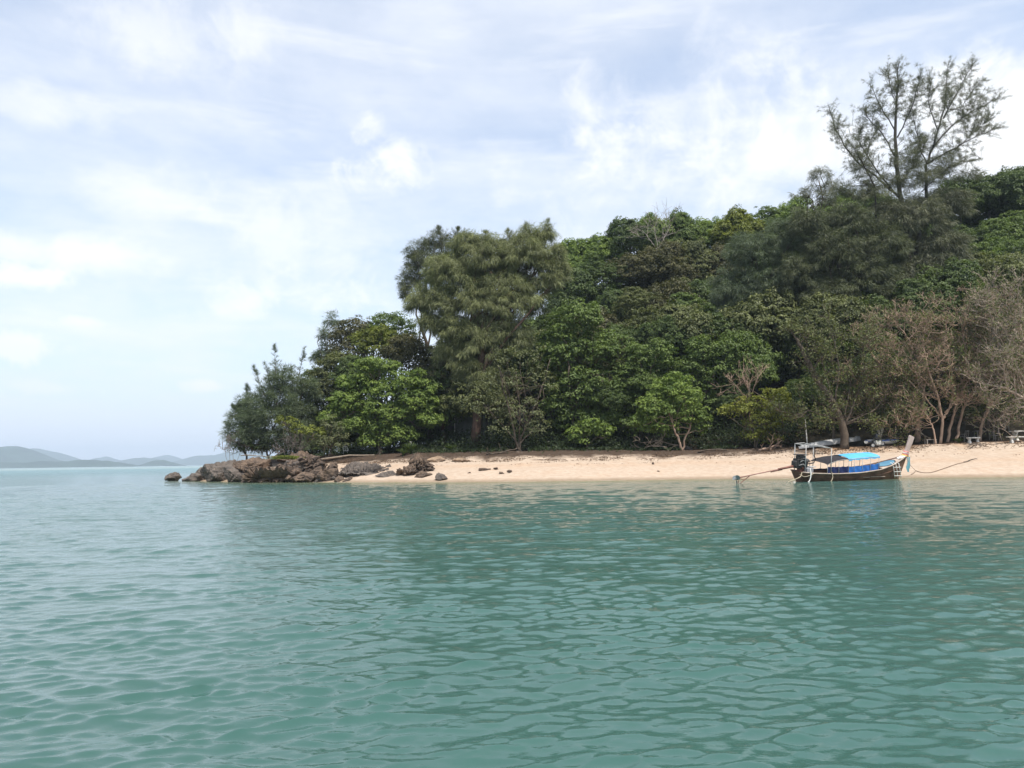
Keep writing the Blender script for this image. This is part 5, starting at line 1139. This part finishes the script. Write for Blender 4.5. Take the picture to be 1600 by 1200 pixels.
hull_blob(cat_pt(1376, 690, -.3), cat_pt(1408, 688.5, .8), .30, .30, 'hull'); hull_blob(cat_pt(1353, 690.5, 0), cat_pt(1364, 689, 3.0), .26, .27, 'hull')
m = MB(); m.box(cat_pt(1371, 692, -.35), (.44, .6, .40), bev=.08); m.build('motor_pod', WHITE_H, cat)
m = MB(); m.tube([cat_pt(1355, 688, .1), cat_pt(1380, 687.5, .1)], .04, 7); m.build('crossbeam', STEEL, cat, None, True); m = MB(); m.tube([cat_pt(1359, 687, 1.4), cat_pt(1392, 686, 1.4)], .04, 7); m.build('crossbeam', STEEL, cat, None, True)
m = MB(); m.box(cat_pt(1369.5, 682.5, -.3), (.46, .5, .52), rot=np.array(Matrix.Rotation(.35, 3, 'Y')), bev=.12); m.box(cat_pt(1371, 687, -.35), (.26, .3, .36), bev=.06); m.build('outboard', mat('dark outboard cover', (.028, .032, .042), .5, (.05, .055, .065), 3), cat, None, True)
m = MB(); m.tube([cat_pt(1392, 686, .5), cat_pt(1391, 672, .5), cat_pt(1390, 657, .5)], [.05, .045, .04], 8); m.build('mast', mat('tan mast', (.38, .30, .20), .6, (.3, .23, .16), 3), cat, None, True)
m = MB(); P = []
for z in np.linspace(0, 1, 12):
    y_ = 664 + 20 * z; xl, xr = 1367.5 + 6.5 * z, 1382.5 - 5.5 * z
    P.append([cat_pt(xl + (xr - xl) * q, y_ + 1.5 * math.sin(q * 9), .3 + .12 * math.sin(q * 14 + z * 2)) for q in np.linspace(0, 1, 14)])
P = np.array(P); m.grid(P); m.grid((P + [0, .01, 0])[:, ::-1]); m.build('sail', mat('dull furled sail', (.50, .47, .40), .8, (.38, .35, .29), 2), cat, None, True)
dl = thing('boat_dolly', 'two wheeled dolly carrying the blue and white catamaran', 'trailer', cb)
m = MB(); m.tube([cat_pt(1362, 696.5, -.2), cat_pt(1381, 696, -.2)], .035, 7); m.tube([cat_pt(1371, 696, -.2), cat_pt(1374, 694, 2.4)], .035, 7); m.build('frame', STEEL, dl, None, True)
for px_ in (1364.5, 1379.5):
    wz = at(px_, 699.5, 66.9); g_ = gz(wz[0], wz[1]); cc = np.array([wz[0], wz[1], max(wz[2], g_ + .2)]) - cb
    m = MB(); a = np.linspace(0, 2 * PI, 19)[:-1]; rows_ = [[cc + np.array([x_, -math.sin(.9) * 0, 0]) + np.array([0, r_ * math.cos(t_), r_ * math.sin(t_)]) for t_ in a] for x_, r_ in ((-.07, .13), (-.08, .19), (0, .215), (.08, .19), (.07, .13))]
    M_ = np.array(Matrix.Rotation(R(62), 3, 'Z')); rows_ = (np.array(rows_) - cc) @ M_.T + cc; m.grid(rows_, True); wh = m.build('wheel', BLACK, dl, None, True)
    m = MB(); d = M_ @ np.array([1.0, 0, 0]); m.tube([cc - d * .06, cc + d * .06], .135, 12); m.build('hub', WHITE, wh)

# benches and the picnic table of white concrete
CONC = mat('white painted concrete', (.60, .58, .54), .8, (.48, .455, .42), 3.0, .2, dirt=(.34, .32, .29))
def bench(label, p, L, w_, h, rz, cat_='bench', name='bench', group=None, thick=.09):
    t = thing(name, label, cat_, p, group); t.rotation_euler = (0, 0, rz)
    m = MB(); m.box((0, 0, h - thick / 2), (L, w_, thick), bev=.02); m.build('seat' if cat_ == 'bench' else 'table_top', CONC, t)
    for s_ in (-1, 1):
        m = MB(); rows_ = []
        for z, k in ((-.12, 1.1), (.0, 1.0), (.35, .62), (.7, .62), (.92, .9), (1.0, .95)):
            zz2 = z * (h - thick) if z > 0 else z; rows_.append([(s_ * L * .33 + x * .11 * k, y * w_ * .40 * k, zz2) for x, y in ((-1, -1), (1, -1), (1, 1), (-1, 1))])
        m.grid(np.array(rows_), True); m.build('leg', CONC, t)
    return t
bench('single white bench beside the slim leaning tree', gpt(1521, 689, 65.6), 1.12, .34, .44, R(6))
bench('white bench in front of the picnic table at the right edge', gpt(1593, 686, 64.6), 2.1, .36, .46, R(3))
tb_ = gpt(1597, 686, 65.5); bench('white picnic table at the right edge with a slab leaning on it', tb_, 1.75, .75, .80, R(3), 'table', 'picnic_table')
m = MB(); lean = at(1588, 668.5, 65.4); m.box((0, 0, 0), (.74, .5, .09), rot=np.array(Matrix.Rotation(-.86, 3, 'Y')), bev=.02); o = m.build('slab', CONC, None, (lean[0], lean[1], tb_[2] + 1.12)); tag(o, 'tilted white slab standing on the picnic table', 'slab')
m = MB(); m.box((0, 0, .14), (.22, .22, .28), bev=.03); o = m.build('block', CONC, None, (lean[0] + .12, lean[1] + .25, tb_[2] + .81)); tag(o, 'pale block propping the tilted slab on the picnic table', 'block')
WOODG = mat('grey weathered timber', (.26, .235, .21), .85, (.18, .16, .14), 3)
def wood_table(label, p, L, w_, h, rz, name='table'):
    t = thing(name, label, 'table', p); t.rotation_euler = (0, 0, rz)
    for k in range(4): m = MB(); m.box((0, -w_ / 2 + w_ * (k + .5) / 4, h), (L, w_ / 4 - .015, .05)); m.build('plank', WOODG, t)
    for a in (-1, 1):
        for b in (-1, 1): m = MB(); m.box((a * L * .42, b * w_ * .4, h / 2 - .08), (.07, .07, h + .1)); m.build('leg', WOODG, t)
wood_table('grey timber table half hidden behind the slim leaning trunk', gpt(1538, 686, 68), 1.6, .7, .72, R(-5))
wood_table('dark timber counter in the shade between the benches', gpt(1566, 684, 69.5), 1.2, .6, 1.15, R(4), 'counter')
def chair(label, px, Y, rz, mt, seat_h=.42):
    p = gpt(px, 686, Y); t = thing('chair', label, 'chair', p); t.rotation_euler = (0, 0, rz)
    m = MB(); m.box((0, 0, seat_h), (.46, .46, .04), bev=.012); m.build('seat', mt, t)
    m = MB()
    for x_ in (-.2, 0, .2): m.box((x_, .27, seat_h + .25), (.05, .03, .46), rot=np.array(Matrix.Rotation(-.2, 3, 'X')))
    m.box((0, .32, seat_h + .48), (.46, .03, .09), bev=.01); m.build('backrest', mt, t)
    for a in (-1, 1):
        for b in (-1, 1): m = MB(); m.tube([(a * .25, b * .24, -.05), (a * .20, b * .2, seat_h)], .022, 6); m.build('leg', mt, t)
        m = MB(); m.tube([(a * .25, -.2, seat_h), (a * .26, -.2, seat_h + .2), (a * .25, .28, seat_h + .22)], .02, 6); m.build('armrest', mt, t)
chair('wooden chair facing away at the right end of the grey timber table', 1553, 67, R(100), WOODG)
chair('second wooden chair beside the dark timber counter', 1558, 66.6, R(80), WOODG)
chair('wooden chair at the left end of the grey timber table', 1507, 67.5, R(-80), WOODG)
chair('white plastic chair in the shade behind the rock shelf', 540, 80.5, R(20), WHITE)
# low dark hut behind the bare trees
hb_ = gpt(1545, 690, 73.5); hut = thing('hut', 'dark open timber hut in the shade behind the picnic table', 'hut', hb_)
HUTW = mat('dark hut timber', (.055, .045, .038), .85, (.035, .03, .026), 2); HUTB = mat('dark blue sheeting', (.022, .024, .045), .7, (.016, .017, .03), 2)
for k in range(14): m = MB(); m.box((-3.9 + k * .6, 1.5, 1.3), (.56, .06, 3.2)); m.build('board', HUTB if k < 3 else HUTW, hut)
for x_ in (-4.2, -1.4, 1.4, 4.2): m = MB(); m.tube([(x_, -1.2, -.4), (x_, -1.2, 2.7)], .08, 7); m.build('post', HUTW, hut)
m = MB(); P = np.array([[(x_, y_, 2.75 + .22 * (y_ + 1.6)) for x_ in np.linspace(-4.6, 4.6, 3)] for y_ in (-1.6, 1.9)]); m.grid(P); m.grid(P[::-1] + [0, 0, .08]); m.build('roof', HUTW, hut)
m = MB(); m.tube([(-4.2, -1.2, .95), (4.2, -1.2, .95)], .035, 6); m.build('rail', WOODG, hut)
# pale bottles and things on the counter
for k, (px_, l_) in enumerate([(1563.5, 'left one of the two pale bottles under the dark counter top'), (1568.5, 'right one of the two pale bottles under the dark counter top')]):
    p = at(px_, 676, 69.1); g_ = gz(p[0], p[1]); m = MB()
    m.grid(np.array([[(r_ * math.cos(a), r_ * math.sin(a), z) for a in np.linspace(0, 2 * PI, 11)[:-1]] for z, r_ in ((0, .01), (.0, .09), (.3, .09), (.42, .05), (.5, .035), (.55, .035), (.56, .0))]), True)
    tag(m.build('bottle', WHITE, None, (p[0], p[1], p[2] - .2), True), l_, 'bottle')
# striped hanging hammock
h0, h1 = at(1431, 668, 68), at(1458, 684, 67.2); hm0 = (h0 + h1) / 2
ham = thing('hammock', 'striped cloth hammock slung between the dark thick trunk and a slim trunk', 'hammock', hm0)
HC = [mat('hammock pale stripe', (.42, .36, .27), .85), mat('hammock brown stripe', (.13, .10, .075), .85)]
side = unit(np.cross(h1 - h0, [0, 0, 1.0]))
for k in range(8):
    qs = np.linspace(k / 8, (k + 1) / 8, 4); P = np.array([[h0 + (h1 - h0) * q + np.array([0, 0, -.55 * math.sin(q * PI)]) + side * .42 * a * (.25 + .75 * math.sin(q * PI)) + np.array([0, 0, .30 * a * a * math.sin(q * PI)]) for a in np.linspace(-1, 1, 7)] for q in qs]) - hm0
    m = MB(); m.grid(P); m.grid(P[:, ::-1] - [0, 0, .01]); m.build('stripe', HC[k % 2], ham, None, True)
wood_table('small low wooden table beneath the hammock', gpt(1454, 692, 66.5), .9, .45, .42, R(0), 'low_table')
# green net bundle on the forked trunk
nb_ = at(1473, 662, 66.1); r = np.random.default_rng(3); m = MB(); D3 = unit(r.normal(size=(420, 3))); P0 = D3 * r.uniform(.02, .25, (420, 1)) * [1.2, .7, 1]; P1 = D3 * r.uniform(.28, .52, (420, 1)) * [1.2, .6, 1.2] - [0, 0, .12]
sd = unit(np.cross(D3, r.normal(size=(420, 3)))) * .035; m.add(np.stack([P0 - sd, P0 + sd, P1], 1).reshape(-1, 3), None, np.arange(1260).reshape(-1, 3))
bm2 = bmesh.new(); bmesh.ops.create_icosphere(bm2, subdivisions=2, radius=.3); bm2.verts.index_update(); m.add([v.co[:] for v in bm2.verts], None, [[v.index for v in f.verts] for f in bm2.faces]); bm2.free()
tag(m.build('net_bundle', mat('green netting', (.012, .15, .095), .8, (.008, .10, .07), 4), None, nb_), 'bundle of green fishing net tied in the fork of a bare tree', 'net bundle')
# strings of shells
SH = mat('pale shells', (.62, .58, .48), .6)
for k, (px_, y0_, y1_, l_) in enumerate([(1399.5, 662, 684, 'longest string of pale shells hanging above the catamaran bow'), (1407.5, 660, 675, 'string of shells between the longest one and the short one'), (1417, 662, 671, 'short string of pale shells beside the dark thick trunk'), (1426, 660, 668, 'shortest shell string against the dark thick trunk')]):
    a = at(px_, y0_, 68.4); b = at(px_, y1_, 68.4); t = thing('shell_string', l_, 'shell string', a, 'shell strings hanging in the shade')
    m = MB(); m.tube([a * 0, b - a], .008, 4); m.build('cord', ROPE_D, t)
    for q in np.linspace(.25, 1, 6 if k == 0 else 3):
        bm2 = bmesh.new(); bmesh.ops.create_icosphere(bm2, subdivisions=1, radius=rng.uniform(.045, .085)); bm2.verts.index_update(); m = MB(); m.add(np.array([v.co[:] for v in bm2.verts]) * [1, .6, 1.2] + (b - a) * q, None, [[v.index for v in f.verts] for f in bm2.faces]); bm2.free(); m.build('shell', SH, t)
# grey walled shed in the shade under the weeping casuarina
sb = gpt(742, 700, 82.5); sh_t = thing('shed', 'small grey shed with a pale corner post behind the thin leaved greyish tree', 'shed', sb)
m = MB(); m.box((0, 0, 1.5), (4.2, .12, 3.4)); m.build('wall', mat('grey cement wall', (.20, .20, .19), .9, (.14, .145, .13), 1.2), sh_t)
m = MB(); m.box((-2.15, -.1, 1.5), (.10, .12, 3.4)); m.build('corner_post', WHITE, sh_t)
m = MB(); m.box((-2.9, .7, 1.4), (1.5, .1, 3.2)); m.build('opening_shade_panel', HUTW, sh_t)  # dark panel stands in for the shade inside the opening
m = MB(); m.box((0, .6, 3.3), (4.9, 2.6, .08)); m.build('roof', HUTW, sh_t)
cl = at(689, 680, 79); m = MB(); P = np.array([[(x_ * .32 + .04 * math.sin(z * 5), .05 * math.sin(x_ * 6 + z * 3), -z) for x_ in np.linspace(-1, 1, 9)] for z in np.linspace(0, 1.0, 8)]); m.grid(P); m.grid(P[:, ::-1] + [0, .012, 0])
tag(m.build('cloth', mat('blue cloth', (.07, .13, .24), .8, (.05, .09, .17), 2), None, cl + [0, 0, .5], True), 'faded blue cloth hung in the shade left of the grey shed', 'cloth')
# strappy lilies beside the peaked rock
def lily(label, px, Y, n, hgt, seed, flower=True):
    r = np.random.default_rng(seed); p = gpt(px, 705, Y); t = thing('lily_plant', label, 'plant', p); m = MB()
    for k in range(n):
        a = r.uniform(0, 2 * PI); L_ = hgt * r.uniform(.7, 1.2); q = np.linspace(0, 1, 6); out = np.array([math.cos(a), math.sin(a), 0]); spread_ = r.uniform(.3, .95)
        C = out * (q ** 1.3 * L_ * spread_)[:, None] + np.array([0, 0, 1.0]) * (L_ * (1.15 * q - .55 * spread_ * q * q))[:, None]; s_ = np.cross(out, [0, 0, 1.0]); wd = .055 * (1 - q ** 3) + .005
        m.grid(np.stack([C - s_ * wd[:, None], C + [0, 0, -.02], C + s_ * wd[:, None]], 1), tint=r.uniform(.2, .8))
    m.build('leaves', L_DARK, t)
    if flower:
        m = MB(); m.tube([(0, 0, 0), (.05, -.05, hgt * 1.0)], .015, 4)
        for k in range(7): a = k * .9; m.add([(0.05, -.05, hgt), (.05 + .16 * math.cos(a), -.05 + .16 * math.sin(a), hgt + .05), (.05 + .16 * math.cos(a + .4), -.05 + .16 * math.sin(a + .4), hgt + .02)], None, [(0, 1, 2)])
        m.build('flower', WHITE, t)
lily('strappy leaved lily with a white flower behind the peaked rock', 642, 75.5, 70, 1.15, 1); lily('smaller strappy leaved lily left of the flowering one', 630, 75, 46, .85, 2, False)
lily('tuft of strappy leaves at the grey shed foot', 705, 76.5, 50, .9, 3, False); lily('low green tuft at the base of the slanting trunks', 1499, 66, 30, .5, 4, False)
# root mound and driftwood
rock('root_mound', 'brown root mound under the thin leaved greyish tree', 812, 716, 34, 12, 71.5, mat('root soil', (.10, .075, .058), .95, (.055, .042, .034), 2, .1), 61, 4, .8, .35, .15, cat='root mound')
rock('boulder', 'dark rounded boulder in the shade behind the forked pale trunk', 1072, 708, 36, 15, 74, ROCK_G, 62, 4, .8, .2)
def wood(name, label, P, r0, mt, seed, twigs=0, cat='driftwood'):
    r = np.random.default_rng(seed); P = np.array(P, float); m = MB(); tips = []; pts = np.concatenate([wander(P[k], P[k + 1], 6, .12, r)[:-1] for k in range(len(P) - 1)] + [P[-1:]])
    m.tube(pts, np.linspace(r0, r0 * .5, len(pts)), 7)
    for k in range(twigs): a = pts[r.integers(1, len(pts))]; branch_rec(m, a, unit(r.normal(size=3) + [0, -.2, .5]), r.uniform(.4, .9), r0 * .5, 2, r, tips)
    return tag(m.build(name, mt, None, pts[0], True), label, cat)
G3 = lambda px, py, Y, up=.08: gpt(px, py, Y) + [0, 0, up]
PALE = mat('bleached driftwood', (.27, .22, .17), .85, (.17, .135, .105), 3, .1)
wood('driftwood_log', 'long pale log lying at the top of the rock shelf', [G3(490, 716, 75.5, .55), G3(585, 715, 75.5, .45)], .11, PALE, 1)
wood('driftwood_log', 'bleached plank like log along the top of the jagged outcrop', [at(376, 712, 70.6), at(420, 714, 70.4), at(446, 713, 70.4)], .05, PALE, 2)
wood('driftwood', 'grey tangle of dead branches in the shade left of the forked trunk', [G3(1008, 705, 72.5, .3), G3(1022, 700, 72.5, .5), G3(1042, 702, 72.5, .3)], .07, PALE, 3, 9)
wood('driftwood', 'root like branch lying left of the root mound', [G3(760, 716, 71.6), G3(790, 712, 71.8, .2), G3(808, 708, 72, .4)], .08, BARK, 4, 2)
wood('driftwood', 'fallen branch sprawled under the yellowing shrubby tree', [G3(1186, 706, 69), G3(1205, 702, 69.2, .25), G3(1222, 690, 69.4, .7)], .09, TWIG, 5, 5)
wood('driftwood_log', 'long thin log at the sand edge left of the yellowing tree', [G3(1090, 710, 70.4), G3(1178, 707, 69.6, .12)], .08, BARK, 6)
wood('driftwood', 'dead branch leaning out over the sand right of the forked trunk', [G3(1060, 700, 73, .5), G3(1030, 696, 73, .9), G3(1000, 699, 72.8, .7)], .05, PALE, 7, 3)

# litter of leaves and twigs washed up along the foot of the bank
def litter():
    r = np.random.default_rng(15); n = 15000; X = r.uniform(-20, 50, n)
    st = np.interp(X, [-30, -8, 10, 16, 24, 40], [8.6, 9.8, 9.6, 10.2, 10.8, 12.0])
    band = r.integers(0, 3, n); d = np.where(band == 0, st + r.exponential(1.1, n), np.where(band == 1, st + r.normal(0, .5, n), st - np.abs(r.normal(0, 1.6, n))))
    keep = (fbm2(X, d * 2, 41, 3, 1.1) > np.where(band == 2, .30, -.15)) & (d > 1); X = X[keep]; d = d[keep]; n = len(X); Y = shore_y(X) + d
    P = np.stack([X, Y, ground_z(X, Y) + .02], 1); m = MB(); add_leaves(m, P, r.normal(0, .35, (n, 3)) + [0, 0, 1], .13, .55, r.uniform(0, 1, n), r)
    return tag(m.build('leaf_litter', leaf_mat('dead leaves', (.060, .040, .028), (.24, .15, .09), .05, .8)), kind='stuff')
litter()

def mound_grass():
    r = np.random.default_rng(9); n = 2600; m = MB()
    PX = r.normal(446, 9, n); C = np.array([at(px, 713.5 + r.uniform(-1.5, 3.0) + .03 * abs(px - 446), 70.8 + r.uniform(-.6, .6)) for px in PX])
    add_leaves(m, C, r.normal(0, .8, (n, 3)) + [0, -.6, .5], .16, .35, r.uniform(0, 1, n), r)
    tag(m.build('grass', L_LIME), kind='stuff')
mound_grass()
